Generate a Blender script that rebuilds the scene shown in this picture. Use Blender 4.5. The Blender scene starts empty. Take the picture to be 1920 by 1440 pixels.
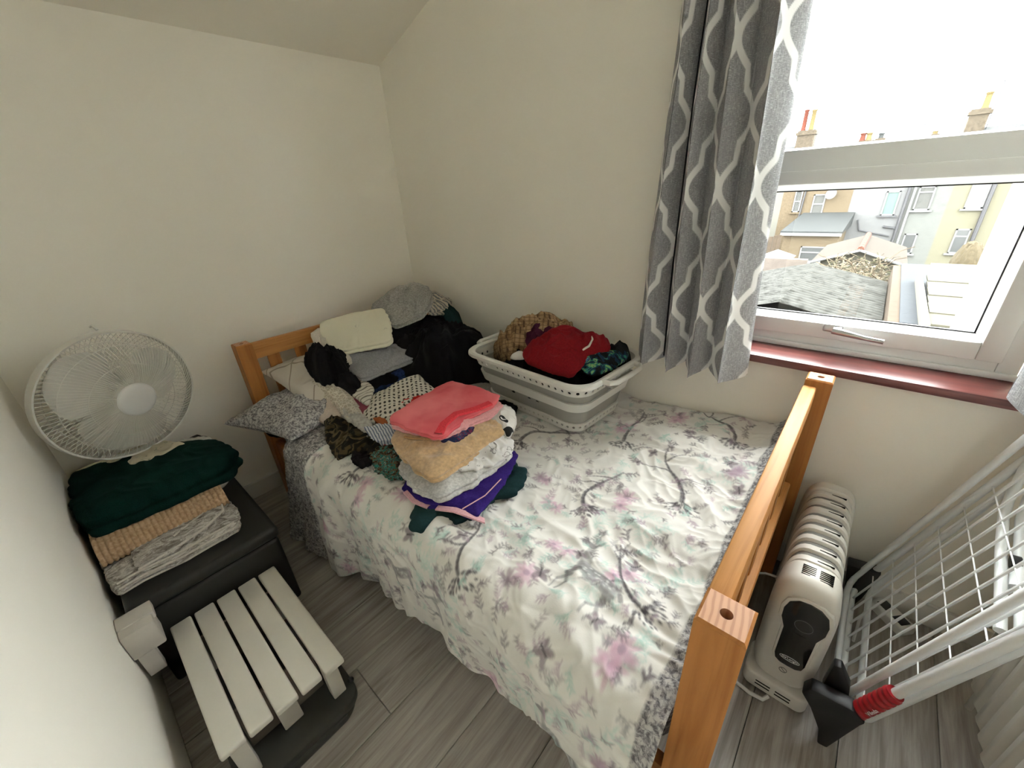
import bpy, bmesh, math, random
import numpy as np
from mathutils import Vector, Matrix

# ------------------------------------------------------------------ camera, sky, exposure
scn = bpy.context.scene
COL = scn.collection
cam_d = bpy.data.cameras.new('camera')
cam_d.sensor_fit = 'HORIZONTAL'; cam_d.sensor_width = 36.0
cam_d.lens = 750.0 / 1920.0 * 36.0
cam_d.clip_start = 0.02; cam_d.clip_end = 400
cam = bpy.data.objects.new('camera', cam_d); COL.objects.link(cam)
_F = Vector((-0.6079386, 0.66586242, -0.43247878)); _R = Vector((0.75499011, 0.65340092, -0.05529177)); _U = Vector((-0.24576532, 0.3601312, 0.89994718))
_m = Matrix((_R, _U, -_F)).transposed().to_4x4(); _m.translation = Vector((2.10590795, -1.46886583, 1.3382487))
cam.matrix_world = _m
scn.camera = cam

SKY = 24.0
world = bpy.data.worlds.new('overcast_sky'); scn.world = world; world.use_nodes = True
wn = world.node_tree.nodes; wl = world.node_tree.links
wbg = wn['Background']; wbg.inputs['Strength'].default_value = SKY
wtc = wn.new('ShaderNodeTexCoord'); wno = wn.new('ShaderNodeTexNoise'); wno.inputs['Scale'].default_value = 2.2; wno.inputs['Detail'].default_value = 5
wcr = wn.new('ShaderNodeValToRGB')
wcr.color_ramp.elements[0].position = 0.3; wcr.color_ramp.elements[0].color = (0.80, 0.83, 0.86, 1)
wcr.color_ramp.elements[1].position = 0.7; wcr.color_ramp.elements[1].color = (1.0, 1.0, 0.99, 1)
wl.new(wtc.outputs['Generated'], wno.inputs['Vector']); wl.new(wno.outputs['Fac'], wcr.inputs['Fac']); wl.new(wcr.outputs['Color'], wbg.inputs['Color'])
scn.view_settings.view_transform = 'Standard'; scn.view_settings.look = 'None'
scn.view_settings.gamma = 1.0; scn.view_settings.use_curve_mapping = False
scn.view_settings.exposure = 0.52
try:
    scn.cycles.max_bounces = 10; scn.cycles.diffuse_bounces = 8; scn.cycles.glossy_bounces = 3; scn.cycles.use_adaptive_sampling = True; scn.cycles.adaptive_threshold = 0.02; scn.cycles.use_denoising = True
    scn.cycles.transparent_max_bounces = 8
except Exception: pass

# ------------------------------------------------------------------ helpers: noise
_rng = np.random.default_rng(7)
_perm = np.concatenate([_rng.permutation(256)] * 3)
_ga = _rng.uniform(0, 2 * np.pi, 256); _gx, _gy = np.cos(_ga), np.sin(_ga)
def pn(x, y, seed=0):
    x = np.asarray(x, float) + seed * 17.31; y = np.asarray(y, float) + seed * 9.77
    x, y = np.broadcast_arrays(x, y)
    xi = np.floor(x).astype(int); yi = np.floor(y).astype(int); fx = x - xi; fy = y - yi
    u = fx * fx * fx * (fx * (fx * 6 - 15) + 10); v = fy * fy * fy * (fy * (fy * 6 - 15) + 10)
    def g(ix, iy, dx, dy):
        h = _perm[_perm[(ix + seed) & 255] + (iy & 255)]
        return _gx[h] * dx + _gy[h] * dy
    a = g(xi, yi, fx, fy); b = g(xi + 1, yi, fx - 1, fy); c = g(xi, yi + 1, fx, fy - 1); d = g(xi + 1, yi + 1, fx - 1, fy - 1)
    return 1.5 * (a + u * (b - a) + v * ((c + u * (d - c)) - (a + u * (b - a))))
def fbm(x, y, seed=0, o=3):
    s = 0; a = 1
    for k in range(o): s = s + a * pn(x * 2 ** k, y * 2 ** k, seed + k); a *= .5
    return s
def ridge(x, y, seed=0): return 1 - 2.2 * np.abs(pn(x, y, seed))
def warp_ridge(x, y, seed=0, w=.6):
    return ridge(x + w * pn(x * .6, y * .6, seed + 5), y + w * pn(x * .6, y * .6, seed + 9), seed)

# ------------------------------------------------------------------ helpers: node materials
class E:
    def __init__(s, nt, v): s.nt = nt; s.v = v
    def _m(s, op, *o):
        n = s.nt.nodes.new('ShaderNodeMath'); n.operation = op
        for i, q in enumerate((s,) + o):
            q = q.v if isinstance(q, E) else q
            if isinstance(q, (int, float)): n.inputs[i].default_value = q
            else: s.nt.links.new(q, n.inputs[i])
        return E(s.nt, n.outputs[0])
    def __add__(s, o): return s._m('ADD', o)
    def __sub__(s, o): return s._m('SUBTRACT', o)
    def __mul__(s, o): return s._m('MULTIPLY', o)
    def __truediv__(s, o): return s._m('DIVIDE', o)
    __radd__ = __add__; __rmul__ = __mul__
    def fract(s): return s._m('FRACT')
    def abs(s): return s._m('ABSOLUTE')
    def sin(s): return s._m('SINE')
    def lt(s, o): return s._m('LESS_THAN', o)
    def gt(s, o): return s._m('GREATER_THAN', o)
    def pow(s, o): return s._m('POWER', o)
    def sqrt(s): return s._m('SQRT')
    def max(s, o): return s._m('MAXIMUM', o)
    def min(s, o): return s._m('MINIMUM', o)
class Mat:
    def __init__(s, name, col=(.8, .8, .8), rough=.7, spec=.3, metal=0):
        s.m = bpy.data.materials.new(name); s.m.use_nodes = True; s.nt = s.m.node_tree
        s.b = s.nt.nodes['Principled BSDF']
        s.b.inputs['Base Color'].default_value = (*col, 1); s.b.inputs['Roughness'].default_value = rough
        s.b.inputs['Specular IOR Level'].default_value = spec; s.b.inputs['Metallic'].default_value = metal
        s._co = None; s.m.diffuse_color = (*col, 1)
    def n(s, t, **k):
        n = s.nt.nodes.new(t)
        for a, b in k.items():
            if a in n.inputs: n.inputs[a].default_value = b
            else: setattr(n, a, b)
        return n
    def L(s, a, b): s.nt.links.new(a, b)
    def coord(s, kind='Object', scale=None, rot=None):
        tc = s.n('ShaderNodeTexCoord'); o = tc.outputs[kind]
        if scale is not None or rot is not None:
            mp = s.n('ShaderNodeMapping')
            if scale is not None: mp.inputs['Scale'].default_value = scale
            if rot is not None: mp.inputs['Rotation'].default_value = rot
            s.L(o, mp.inputs['Vector']); o = mp.outputs[0]
        return o
    def xyz(s, sock=None):
        sp = s.n('ShaderNodeSeparateXYZ'); s.L(sock or s.coord(), sp.inputs[0])
        return [E(s.nt, o) for o in sp.outputs]
    def noise(s, scale=5, detail=3, vec=None, rough=.5, dist=0):
        n = s.n('ShaderNodeTexNoise'); n.inputs['Scale'].default_value = scale; n.inputs['Detail'].default_value = detail
        n.inputs['Roughness'].default_value = rough; n.inputs['Distortion'].default_value = dist
        s.L(vec or s.coord(), n.inputs['Vector']); return E(s.nt, n.outputs['Fac'])
    def voro(s, scale=5, vec=None, feat='F1', rand=1, out='Distance'):
        n = s.n('ShaderNodeTexVoronoi'); n.feature = feat; n.inputs['Scale'].default_value = scale; n.inputs['Randomness'].default_value = rand
        s.L(vec or s.coord(), n.inputs['Vector']); return E(s.nt, n.outputs[out])
    def ramp(s, fac, stops, mode='LINEAR'):
        n = s.n('ShaderNodeValToRGB'); n.color_ramp.interpolation = mode
        els = n.color_ramp.elements
        while len(els) < len(stops): els.new(.5)
        for e, (p, c) in zip(els, stops): e.position = p; e.color = (*c, 1)
        s.L(fac.v if isinstance(fac, E) else fac, n.inputs[0]); return n.outputs[0]
    def mix(s, fac, a, b):
        n = s.n('ShaderNodeMix'); n.data_type = 'RGBA'
        for q, i in ((fac, 0), (a, 6), (b, 7)):
            q = q.v if isinstance(q, E) else q
            if isinstance(q, (int, float)): n.inputs[i].default_value = q
            elif isinstance(q, tuple): n.inputs[i].default_value = (*q, 1)
            else: s.L(q, n.inputs[i])
        return n.outputs[2]
    def col(s, sock): s.L(sock, s.b.inputs['Base Color']); return s
    def bump(s, h, strength=.3, dist=.01):
        n = s.n('ShaderNodeBump'); n.inputs['Strength'].default_value = strength; n.inputs['Distance'].default_value = dist
        s.L(h.v if isinstance(h, E) else h, n.inputs['Height']); s.L(n.outputs[0], s.b.inputs['Normal']); return s

def plain(name, col, rough=.6, spec=.3, metal=0, var=0, bump=0, bscale=60):
    M = Mat(name, col, rough, spec, metal)
    if var:
        d = tuple(c * (1 - var) for c in col); e = tuple(min(1, c * (1 + var)) for c in col)
        M.col(M.ramp(M.noise(6, 4), [(.35, d), (.65, e)]))
    if bump: M.bump(M.noise(bscale, 3), bump, .004)
    return M.m
def cloth(name, col, heather=.12, weave=420, bump=.25, sheen=.0, var=.06):
    M = Mat(name, col, .92, .12)
    d = tuple(c * (1 - heather) for c in col); e = tuple(min(1, c * (1 + heather)) for c in col)
    f = M.noise(weave * .45, 2); g = M.noise(9, 3)
    M.col(M.ramp(f * (1 - var) + g * var, [(.36, d), (.64, e)]))
    M.bump(M.noise(weave, 2), bump, .0015)
    try: M.b.inputs['Sheen Weight'].default_value = sheen; M.b.inputs['Sheen Roughness'].default_value = .6
    except Exception: pass
    return M.m

# ------------------------------------------------------------------ helpers: objects
def link(name, me, mat=None, parent=None, smooth=True, loc=None):
    o = bpy.data.objects.new(name, me); COL.objects.link(o)
    if mat is not None and not me.materials: me.materials.append(mat)
    if smooth: me.polygons.foreach_set('use_smooth', [True] * len(me.polygons))
    if parent is not None:
        o.parent = parent
        o.matrix_parent_inverse = Matrix.Translation(-Vector(parent.location)) if parent.type == 'EMPTY' else Matrix()
    if loc is not None: o.location = loc
    return o
def tag(o, label, cat=None, group=None, kind=None):
    o['label'] = label
    if cat: o['category'] = cat
    if group: o['group'] = group
    if kind: o['kind'] = kind
    return o
def thing(name, label, cat, loc=(0, 0, 0), group=None, kind=None):
    o = bpy.data.objects.new(name, None); COL.objects.link(o); o.location = loc; o.empty_display_size = .05
    o['label'] = label
    if cat: o['category'] = cat
    if group: o['group'] = group
    if kind: o['kind'] = kind
    return o
class MB:
    """collects geometry for one mesh (world coordinates)"""
    def __init__(s): s.v = []; s.f = []
    def add(s, v, f):
        k = len(s.v); s.v.extend([tuple(map(float, p)) for p in v]); s.f.extend([tuple(i + k for i in q) for q in f]); return s
    def box(s, a, b, M=None):
        (x0, y0, z0), (x1, y1, z1) = a, b
        v = [(x0, y0, z0), (x1, y0, z0), (x1, y1, z0), (x0, y1, z0), (x0, y0, z1), (x1, y0, z1), (x1, y1, z1), (x0, y1, z1)]
        if M is not None: v = [M @ Vector(p) for p in v]
        return s.add(v, [(3, 2, 1, 0), (4, 5, 6, 7), (0, 1, 5, 4), (1, 2, 6, 5), (2, 3, 7, 6), (3, 0, 4, 7)])
    def tube(s, pts, r, n=10, closed=False, cap=True):
        P = [Vector(p) for p in pts]; m = len(P); rs = r if isinstance(r, (list, tuple)) else [r] * m
        T = []
        for i in range(m):
            a = P[(i - 1) % m] if (closed or i > 0) else P[i]; b = P[(i + 1) % m] if (closed or i < m - 1) else P[i]
            T.append((b - a).normalized())
        up = Vector((0, 0, 1)) if abs(T[0].z) < .9 else Vector((1, 0, 0))
        nrm = (up - T[0] * up.dot(T[0])).normalized(); v = []
        for i in range(m):
            nrm = (nrm - T[i] * nrm.dot(T[i])).normalized(); bi = T[i].cross(nrm)
            for k in range(n):
                a = 2 * math.pi * k / n; v.append(P[i] + (nrm * math.cos(a) + bi * math.sin(a)) * rs[i])
        f = []
        for i in range(m if closed else m - 1):
            j = (i + 1) % m
            for k in range(n): f.append((i * n + k, i * n + (k + 1) % n, j * n + (k + 1) % n, j * n + k))
        if cap and not closed: f.append(tuple(range(n - 1, -1, -1))); f.append(tuple((m - 1) * n + k for k in range(n)))
        return s.add(v, f)
    def prism(s, poly, axis, a, b):
        """poly 2-D in the two other axes, extruded along axis from a to b"""
        n = len(poly)
        def mk(p, c):
            q = list(p); q.insert(axis, c); return q
        return s.add([mk(p, a) for p in poly] + [mk(p, b) for p in poly],
                     [tuple(range(n - 1, -1, -1)), tuple(range(n, 2 * n))] + [(i, (i + 1) % n, n + (i + 1) % n, n + i) for i in range(n)])
    def lathe(s, prof, M, n=32, cap=True):
        """prof: (r, h) list, revolved about local z of matrix M"""
        v = []; f = []; m = len(prof)
        for r, h in prof:
            for k in range(n):
                a = 2 * math.pi * k / n; v.append(M @ Vector((r * math.cos(a), r * math.sin(a), h)))
        for i in range(m - 1):
            for k in range(n): f.append((i * n + k, i * n + (k + 1) % n, (i + 1) * n + (k + 1) % n, (i + 1) * n + k))
        if cap: f.append(tuple(range(n - 1, -1, -1))); f.append(tuple((m - 1) * n + k for k in range(n)))
        return s.add(v, f)
    def build(s, name, mat, parent=None, bevel=0, seg=2, smooth=None, angle=40):
        me = bpy.data.meshes.new(name); me.from_pydata(s.v, [], s.f)
        bm = bmesh.new(); bm.from_mesh(me); bmesh.ops.recalc_face_normals(bm, faces=bm.faces)
        if bevel:
            ed = [e for e in bm.edges if len(e.link_faces) == 2 and e.calc_face_angle(0) > math.radians(30)]
            bmesh.ops.bevel(bm, geom=ed, offset=bevel, segments=seg, profile=.5, affect='EDGES', clamp_overlap=True)
        bm.to_mesh(me); bm.free()
        if smooth is None: smooth = True
        o = link(name, me, mat, parent, smooth)
        if smooth:
            try: me.set_sharp_from_angle(angle=math.radians(angle))
            except Exception: pass
        return o
def boxo(name, a, b, mat, parent=None, bevel=0, seg=2): return MB().box(a, b).build(name, mat, parent, bevel, seg)
def grid_mesh(name, P, mat, parent=None, col=None, masks=None, closed_u=False, uv=None):
    """P: (ni,nj,3) array of points"""
    ni, nj = P.shape[:2]; me = bpy.data.meshes.new(name)
    idx = np.arange(ni * nj).reshape(ni, nj)
    if closed_u: idx = np.vstack([idx, idx[:1]])
    q = np.stack([idx[:-1, :-1], idx[1:, :-1], idx[1:, 1:], idx[:-1, 1:]], -1).reshape(-1, 4)
    me.vertices.add(ni * nj); me.vertices.foreach_set('co', P.reshape(-1).astype(np.float32))
    me.loops.add(q.size); me.loops.foreach_set('vertex_index', q.reshape(-1).astype(np.int32))
    me.polygons.add(len(q)); me.polygons.foreach_set('loop_start', (np.arange(len(q)) * 4).astype(np.int32))
    me.update(calc_edges=True); me.validate()
    if col is not None:
        at = me.color_attributes.new('print', 'FLOAT_COLOR', 'POINT')
        c = np.ones((ni * nj, 4), np.float32); c[:, :3] = col.reshape(-1, 3); at.data.foreach_set('color', c.reshape(-1))
    for k, a in (masks or {}).items():
        t = me.attributes.new(k, 'FLOAT', 'POINT'); t.data.foreach_set('value', a.reshape(-1).astype(np.float32))
    return link(name, me, mat, parent)
def attr(M, name, out='Fac'):
    n = M.n('ShaderNodeAttribute'); n.attribute_name = name; return n.outputs[out]
def text_mesh(name, txt, size, M, mat, parent, depth=.0004):
    cu = bpy.data.curves.new(name, 'FONT'); cu.body = txt; cu.size = size; cu.extrude = depth; cu.align_x = 'CENTER'; cu.align_y = 'CENTER'
    o = bpy.data.objects.new(name, cu); COL.objects.link(o)
    dg = bpy.context.evaluated_depsgraph_get(); me = bpy.data.meshes.new_from_object(o.evaluated_get(dg))
    bpy.data.objects.remove(o); me.transform(M); return link(name, me, mat, parent, smooth=False)
def frame(origin, zaxis, xhint=(0, 1, 0)):
    z = Vector(zaxis).normalized(); x = Vector(xhint); x = (x - z * x.dot(z)).normalized(); y = z.cross(x)
    M = Matrix((x, y, z)).transposed().to_4x4(); M.translation = Vector(origin); return M
# ------------------------------------------------------------------ shared materials
def wall_mat():
    M = Mat('wall_paint', (.87, .84, .74), .75, .2)
    M.col(M.ramp(M.noise(1.3, 4), [(.35, (.855, .828, .752)), (.65, (.885, .86, .782))]))
    M.bump(M.noise(140, 3), .08, .002); return M.m
WALL = wall_mat()
CEIL = plain('ceiling_paint', (.82, .79, .70), .85, .1, bump=.05, bscale=120)
SKIRT = plain('skirting_white', (.74, .72, .68), .45, .4)
UPVC = plain('white_upvc', (.80, .815, .81), .4, .4)
def plank_mat():
    M = Mat('grey_oak_laminate', (.3, .28, .26), .42, .4)
    oi = M.n('ShaderNodeObjectInfo'); rnd = E(M.nt, oi.outputs['Random'])
    co = M.coord('Object'); cb = M.n('ShaderNodeCombineXYZ'); x, y, z = M.xyz(co)
    for i, q in enumerate((x * 30 + rnd * 37, y * 2.2 + rnd * 91, z)): M.L(q.v, cb.inputs[i])
    g = M.noise(1.0, 6, cb.outputs[0], .6, 1.2)
    cb2 = M.n('ShaderNodeCombineXYZ')
    for i, q in enumerate((x * 160 + rnd * 11, y * 5 + rnd * 31, z)): M.L(q.v, cb2.inputs[i])
    f = M.noise(1.0, 3, cb2.outputs[0])
    t = g * .7 + f * .22 + rnd * .12
    M.col(M.ramp(t, [(.36, (.20, .178, .155)), (.5, (.32, .292, .26)), (.66, (.45, .42, .38))]))
    M.bump(t, .12, .002); return M.m
PLANK = plank_mat()
def pine_mat(name, a, b, axis, rough=.55):
    M = Mat(name, a, rough, .22)
    x, y, z = M.xyz(); cb = M.n('ShaderNodeCombineXYZ'); s = [34, 34, 34]; s[axis] = 1.6
    for i, (q, k) in enumerate(zip((x, y, z), s)): M.L((q * k).v, cb.inputs[i])
    g = M.noise(1.0, 5, cb.outputs[0], .55, 1.4)
    M.col(M.ramp(g, [(.3, b), (.5, a), (.72, tuple(min(1, c * 1.18) for c in a))]))
    M.bump(g, .06, .002); return M.m
PINE_Y = pine_mat('pine_rail', (.43, .20, .062), (.33, .135, .036), 1)
PINE_Z = pine_mat('pine_post', (.36, .150, .042), (.27, .10, .025), 2)
PINE_X = pine_mat('pine_side', (.33, .14, .04), (.25, .095, .024), 0)
def endgrain():
    M = Mat('pine_end_grain', (.55, .27, .13), .5, .3)
    x, y, z = M.xyz(); cb = M.n('ShaderNodeCombineXYZ')
    M.L((x + .03).v, cb.inputs[0]); M.L((y * .8 + 1.13).v, cb.inputs[1])
    w = M.n('ShaderNodeTexWave'); w.wave_type = 'RINGS'; w.rings_direction = 'Z'; w.inputs['Scale'].default_value = 34; w.inputs['Distortion'].default_value = 1.6; w.inputs['Detail'].default_value = 2
    M.L(cb.outputs[0], w.inputs['Vector'])
    M.col(M.ramp(w.outputs['Fac'], [(.1, (.36, .17, .09)), (.45, (.45, .235, .13)), (1.0, (.47, .25, .14))])); return M.m
ENDG = endgrain()
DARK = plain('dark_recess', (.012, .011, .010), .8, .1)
WHITE_PL = plain('white_plastic', (.70, .695, .67), .38, .45)
BLACK_PL = plain('black_plastic', (.012, .012, .014), .42, .4)
WHITE_MT = plain('white_coated_metal', (.72, .74, .75), .32, .5)
GLASS = None
def glass_mat():
    m = bpy.data.materials.new('window_glass'); m.use_nodes = True; nt = m.node_tree; nt.nodes.clear()
    o = nt.nodes.new('ShaderNodeOutputMaterial'); mx = nt.nodes.new('ShaderNodeMixShader'); t = nt.nodes.new('ShaderNodeBsdfTransparent'); g = nt.nodes.new('ShaderNodeBsdfGlossy')
    g.inputs['Roughness'].default_value = .02; t.inputs['Color'].default_value = (.97, .985, .975, 1); mx.inputs[0].default_value = .05
    nt.links.new(t.outputs[0], mx.inputs[1]); nt.links.new(g.outputs[0], mx.inputs[2]); nt.links.new(mx.outputs[0], o.inputs[0]); return m
GLASS = glass_mat()

# ------------------------------------------------------------------ room shell
RX, RY = 2.66, -1.686          # right wall x, near wall y
WX0, WX1, WZ0, WZ1 = 1.545, 2.478, .795, 2.02      # window opening
T = .27
def st(o, label=None):
    o['kind'] = 'structure'
    if label: o['label'] = label
    return o
fl = st(boxo('floor', (-.2, RY - .2, -.12), (RX + .2, .0, -.012), plain('subfloor', (.05, .045, .04), .9)), 'grey wood-effect laminate floor of the small bedroom')
PWD = .194
k0 = -7
n_pl = 0
rp = random.Random(5)
for k in range(-7, 8):
    x0 = 1.18 + k * PWD; x1 = x0 + PWD
    xa, xb = max(x0, 0), min(x1, RX)
    if xb - xa < .01: continue
    off = {0: -1.271, 5: -.18}.get(k, RY + rp.uniform(.2, 1.1))
    ys = [RY]; 
    c = off
    while c > RY: c -= 1.29
    c += 1.29
    while c < 0: ys.append(c); c += 1.29
    ys.append(0)
    for a, b in zip(ys[:-1], ys[1:]):
        if b - a < .01: continue
        cx, cy = (xa + xb) / 2, (a + b) / 2
        hx, hy = (xb - xa) / 2 - .0007, (b - a) / 2 - .0007
        m = MB().box((-hx, -hy, -.012), (hx, hy, 0))
        o = m.build('plank', PLANK, fl, bevel=.0012, seg=1); o.location = (cx, cy, 0)
st(boxo('wall_left', (-.2, RY - .2, -.1), (0, T, 3.0), WALL), 'plain off-white wall behind the headboard')
wb = MB()
wb.box((0, 0, -.1), (WX0, T, 3.0)); wb.box((WX1, 0, -.1), (RX + .2, T, 3.0)); wb.box((WX0, 0, -.1), (WX1, T, WZ0)); wb.box((WX0, 0, WZ1), (WX1, T, 3.0))
st(wb.build('wall_back', WALL, smooth=False), 'off-white wall with the window above the bed')
st(boxo('wall_front', (-.2, RY - .2, -.1), (RX + .2, RY, 3.0), WALL), 'bright off-white wall beside the ottoman')
st(boxo('wall_right', (RX, RY, -.1), (RX + .2, T, 3.0), WALL), 'off-white wall with the panel radiator')
ce = MB(); sl = .33; xk = 1.40; zk = 1.94 + sl * xk
ce.prism([(0, 1.94), (xk, zk), (RX, zk), (RX, zk + .2), (xk, zk + .2), (0, 2.14)], 1, RY, 0)
st(ce.build('ceiling', CEIL, smooth=False), 'low ceiling sloping up from the headboard wall')
st(boxo('baseboard_left', (0, RY + .016, 0), (.016, -.016, .085), SKIRT, bevel=.004), 'white skirting board under the headboard wall')
st(boxo('baseboard_back', (.016, -.016, 0), (RX, 0, .085), SKIRT, bevel=.004), 'white skirting board under the window wall')
st(boxo('baseboard_right', (RX - .016, RY + .016, 0), (RX, -.016, .085), SKIRT, bevel=.004), 'white skirting board behind the radiator')

# ------------------------------------------------------------------ window
win = thing('window_1', 'white framed window with a fixed upper pane and a lower opening sash', None, (2.0, .14, .81), kind='structure')
fy0, fy1 = .112, .182
FX0, FX1, FZ0, FZ1 = 1.560, 2.466, .814, 2.005
TZ0, TZ1 = 1.335, 1.403
fm = MB()
w = .042
for a, b in (((FX0, fy0, FZ0), (FX0 + w, fy1, FZ1)), ((FX1 - w, fy0, FZ0), (FX1, fy1, FZ1))): fm.box(a, b)
fm.box((FX0 + w, fy0, FZ0), (FX1 - w, fy1, FZ0 + .046)); fm.box((FX0 + w, fy0, FZ1 - w), (FX1 - w, fy1, FZ1))
fm.box((FX0 + w, fy0, TZ0), (FX1 - w, fy1, TZ1))
fm.build('frame', UPVC, win, bevel=.004)
# opening sash (stands proud of the frame)
SX0, SX1, SZ0, SZ1 = FX0 + .038, FX1 - .038, FZ0 + .042, TZ0 + .012
sm = MB(); sw = .050; sy0, sy1 = fy0 - .012, fy1 - .012
sm.box((SX0, sy0, SZ0), (SX0 + sw, sy1, SZ1)); sm.box((SX1 - sw, sy0, SZ0), (SX1, sy1, SZ1)); sm.box((SX0 + sw, sy0, SZ0), (SX1 - sw, sy1, SZ0 + sw)); sm.box((SX0 + sw, sy0, SZ1 - sw + .012), (SX1 - sw, sy1, SZ1))
sash = sm.build('sash', UPVC, win, bevel=.005)
def bead(x0, x1, z0, z1, y, s, parent, name='glazing_bead'):
    m = MB(); d = .024
    o = [(x0, z0), (x1, z0), (x1, z1), (x0, z1)]; i = [(x0 + s, z0 + s), (x1 - s, z0 + s), (x1 - s, z1 - s), (x0 + s, z1 - s)]
    v = [(a, y, b) for a, b in o] + [(a, y + d, b) for a, b in i] + [(a, y + d + .02, b) for a, b in i] + [(a, y + d + .02, b) for a, b in o]
    f = []
    for k in range(4):
        n = (k + 1) % 4; f += [(k, n, 4 + n, 4 + k), (4 + k, 4 + n, 8 + n, 8 + k), (8 + k, 8 + n, 12 + n, 12 + k), (12 + k, 12 + n, n, k)]
    m.add(v, f); return m.build(name, UPVC, parent, smooth=False)
bead(SX0 + sw, SX1 - sw, SZ0 + sw, SZ1 - sw + .012, sy0 + .004, .016, sash)
GASK = plain('black_gasket', (.02, .02, .02), .6)
boxo('pane', (SX0 + sw + .010, sy0 + .036, SZ0 + sw + .010), (SX1 - sw - .010, sy0 + .040, SZ1 - sw + .002), GLASS, sash)
gk = MB()
gx0, gx1, gz0, gz1 = SX0 + sw + .014, SX1 - sw - .014, SZ0 + sw + .014, SZ1 - sw - .002
for a, b in (((gx0, gz0), (gx1, gz0 + .005)), ((gx0, gz1 - .005), (gx1, gz1)), ((gx0, gz0), (gx0 + .005, gz1)), ((gx1 - .005, gz0), (gx1, gz1))):
    gk.box((a[0], sy0 + .028, a[1]), (b[0], sy0 + .0355, b[1]))
gk.build('gasket', GASK, sash, smooth=False)
bead(FX0 + w, FX1 - w, TZ1, FZ1 - w, fy0 + .004, .005, win)
boxo('pane', (FX0 + w + .003, fy0 + .040, TZ1 + .003), (FX1 - w - .003, fy0 + .044, FZ1 - w - .003), GLASS, win)
# strip between frame and sill
boxo('cover_strip', (FX0, fy0 - .016, FZ0 - .001), (FX1, fy0, FZ0 + .016), UPVC, win, bevel=.004)
CHROME = plain('brushed_chrome', (.55, .55, .56), .28, .5, 1)
hd = MB(); hy = sy0
hd.box((2.035, hy - .008, .883), (2.085, hy, .907)); hnd = hd.build('handle', CHROME, sash, bevel=.006, seg=3)
h2 = MB(); h2.tube([(2.07, hy - .006, .894), (2.07, hy - .028, .894)], .009, 12)
h2.tube([(2.062, hy - .03, .895), (2.09, hy - .035, .893), (2.14, hy - .036, .886), (2.185, hy - .034, .882)], [.011, .010, .007, .007], 12)
h2.build('lever', CHROME, hnd)
def sill_mat():
    M = Mat('mahogany_sill', (.2, .05, .04), .33, .5)
    cb = M.coord('Object', (3, 60, 60)); g = M.noise(1, 5, cb, .6, .8)
    M.col(M.ramp(g, [(.3, (.075, .015, .014)), (.55, (.13, .032, .028)), (.75, (.20, .07, .06))])); return M.m
sl_ = st(boxo('trim_1', (1.50, -.04, .788), (2.62, fy0 + .001, .813), sill_mat(), bevel=.003), 'dark red stained wooden sill below the window')

# ------------------------------------------------------------------ bed frame
bed = thing('bed_frame', 'honey-coloured pine single bed frame with square slatted ends', 'bed', (1.1, -.55, 0))
BX0, BX1, BY0, BY1, PX, PY = .105, 2.105, -1.054, -.053, .066, .063
def post(name, x0, y0, z1):
    x1, y1 = x0 + PX, y0 + PY; c = ((x0 + x1) / 2, (y0 + y1) / 2); ch = .004
    m = MB(); n = 24; r = .0085
    # shaft with chamfered top edge
    v = []; f = []
    def rect(i, z): return [(x0 + i, y0 + i, z), (x1 - i, y0 + i, z), (x1 - i, y1 - i, z), (x0 + i, y1 - i, z)]
    v = rect(ch, 0) + rect(0, ch) + rect(0, z1 - ch) + rect(ch, z1)
    for k in range(3):
        for i in range(4): f.append((k * 4 + i, k * 4 + (i + 1) % 4, k * 4 + 4 + (i + 1) % 4, k * 4 + 4 + i))
    f.append((3, 2, 1, 0))
    m.add(v, f); p = m.build(name, PINE_Z, bed, smooth=False)
    # top with a drilled hole
    t = MB(); v = []; f = []
    hx, hy = PX / 2 - ch, PY / 2 - ch
    for k in range(n):
        a = 2 * math.pi * (k + .5) / n; ca, sa = math.cos(a), math.sin(a); s = 1 / max(abs(ca) / hx, abs(sa) / hy)
        v.append((c[0] + ca * s, c[1] + sa * s, z1))
    # exact corners
    for kx, ky in ((1, 1), (-1, 1), (-1, -1), (1, -1)):
        j = min(range(n), key=lambda q: (v[q][0] - c[0] - kx * hx) ** 2 + (v[q][1] - c[1] - ky * hy) ** 2); v[j] = (c[0] + kx * hx, c[1] + ky * hy, z1)
    for rr, z in ((r, z1), (r, z1 - .03)):
        for k in range(n):
            a = 2 * math.pi * (k + .5) / n; v.append((c[0] + rr * math.cos(a), c[1] + rr * math.sin(a), z))
    for k in range(n):
        q = (k + 1) % n; f += [(k, q, n + q, n + k), (n + k, n + q, 2 * n + q, 2 * n + k)]
    f.append(tuple(2 * n + k for k in range(n)))
    t.add(v, f); e = t.build('post_top', ENDG, p, smooth=False); e['label'] = 'end grain post top with a drilled hole'
post('post', BX0, BY0, .815); post('post', BX0, BY1 - PY, .815); post('post', BX1 - PX, BY0, .798); post('post', BX1 - PX, BY1 - PY, .798)
hx = BX0 + .018
boxo('head_rail', (hx, BY0 + PY, .735), (hx + .032, BY1 - PY, .806), PINE_Y, bed, .006)
boxo('head_rail', (hx, BY0 + PY, .36), (hx + .032, BY1 - PY, .43), PINE_Y, bed, .006)
ys = np.linspace(BY0 + PY + .075, BY1 - PY - .075, 7)
for y in ys: boxo('head_slat', (hx + .008, y - .026, .43), (hx + .024, y + .026, .735), PINE_Z, bed, .003)
fx = BX1 - PX
boxo('foot_rail', (fx - .002, BY0 + PY, .700), (fx + .032, BY1 - PY, .778), PINE_Y, bed, .006)
boxo('foot_rail', (fx + .004, BY0 + PY, .36), (fx + .040, BY1 - PY, .43), PINE_Y, bed, .006)
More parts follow.
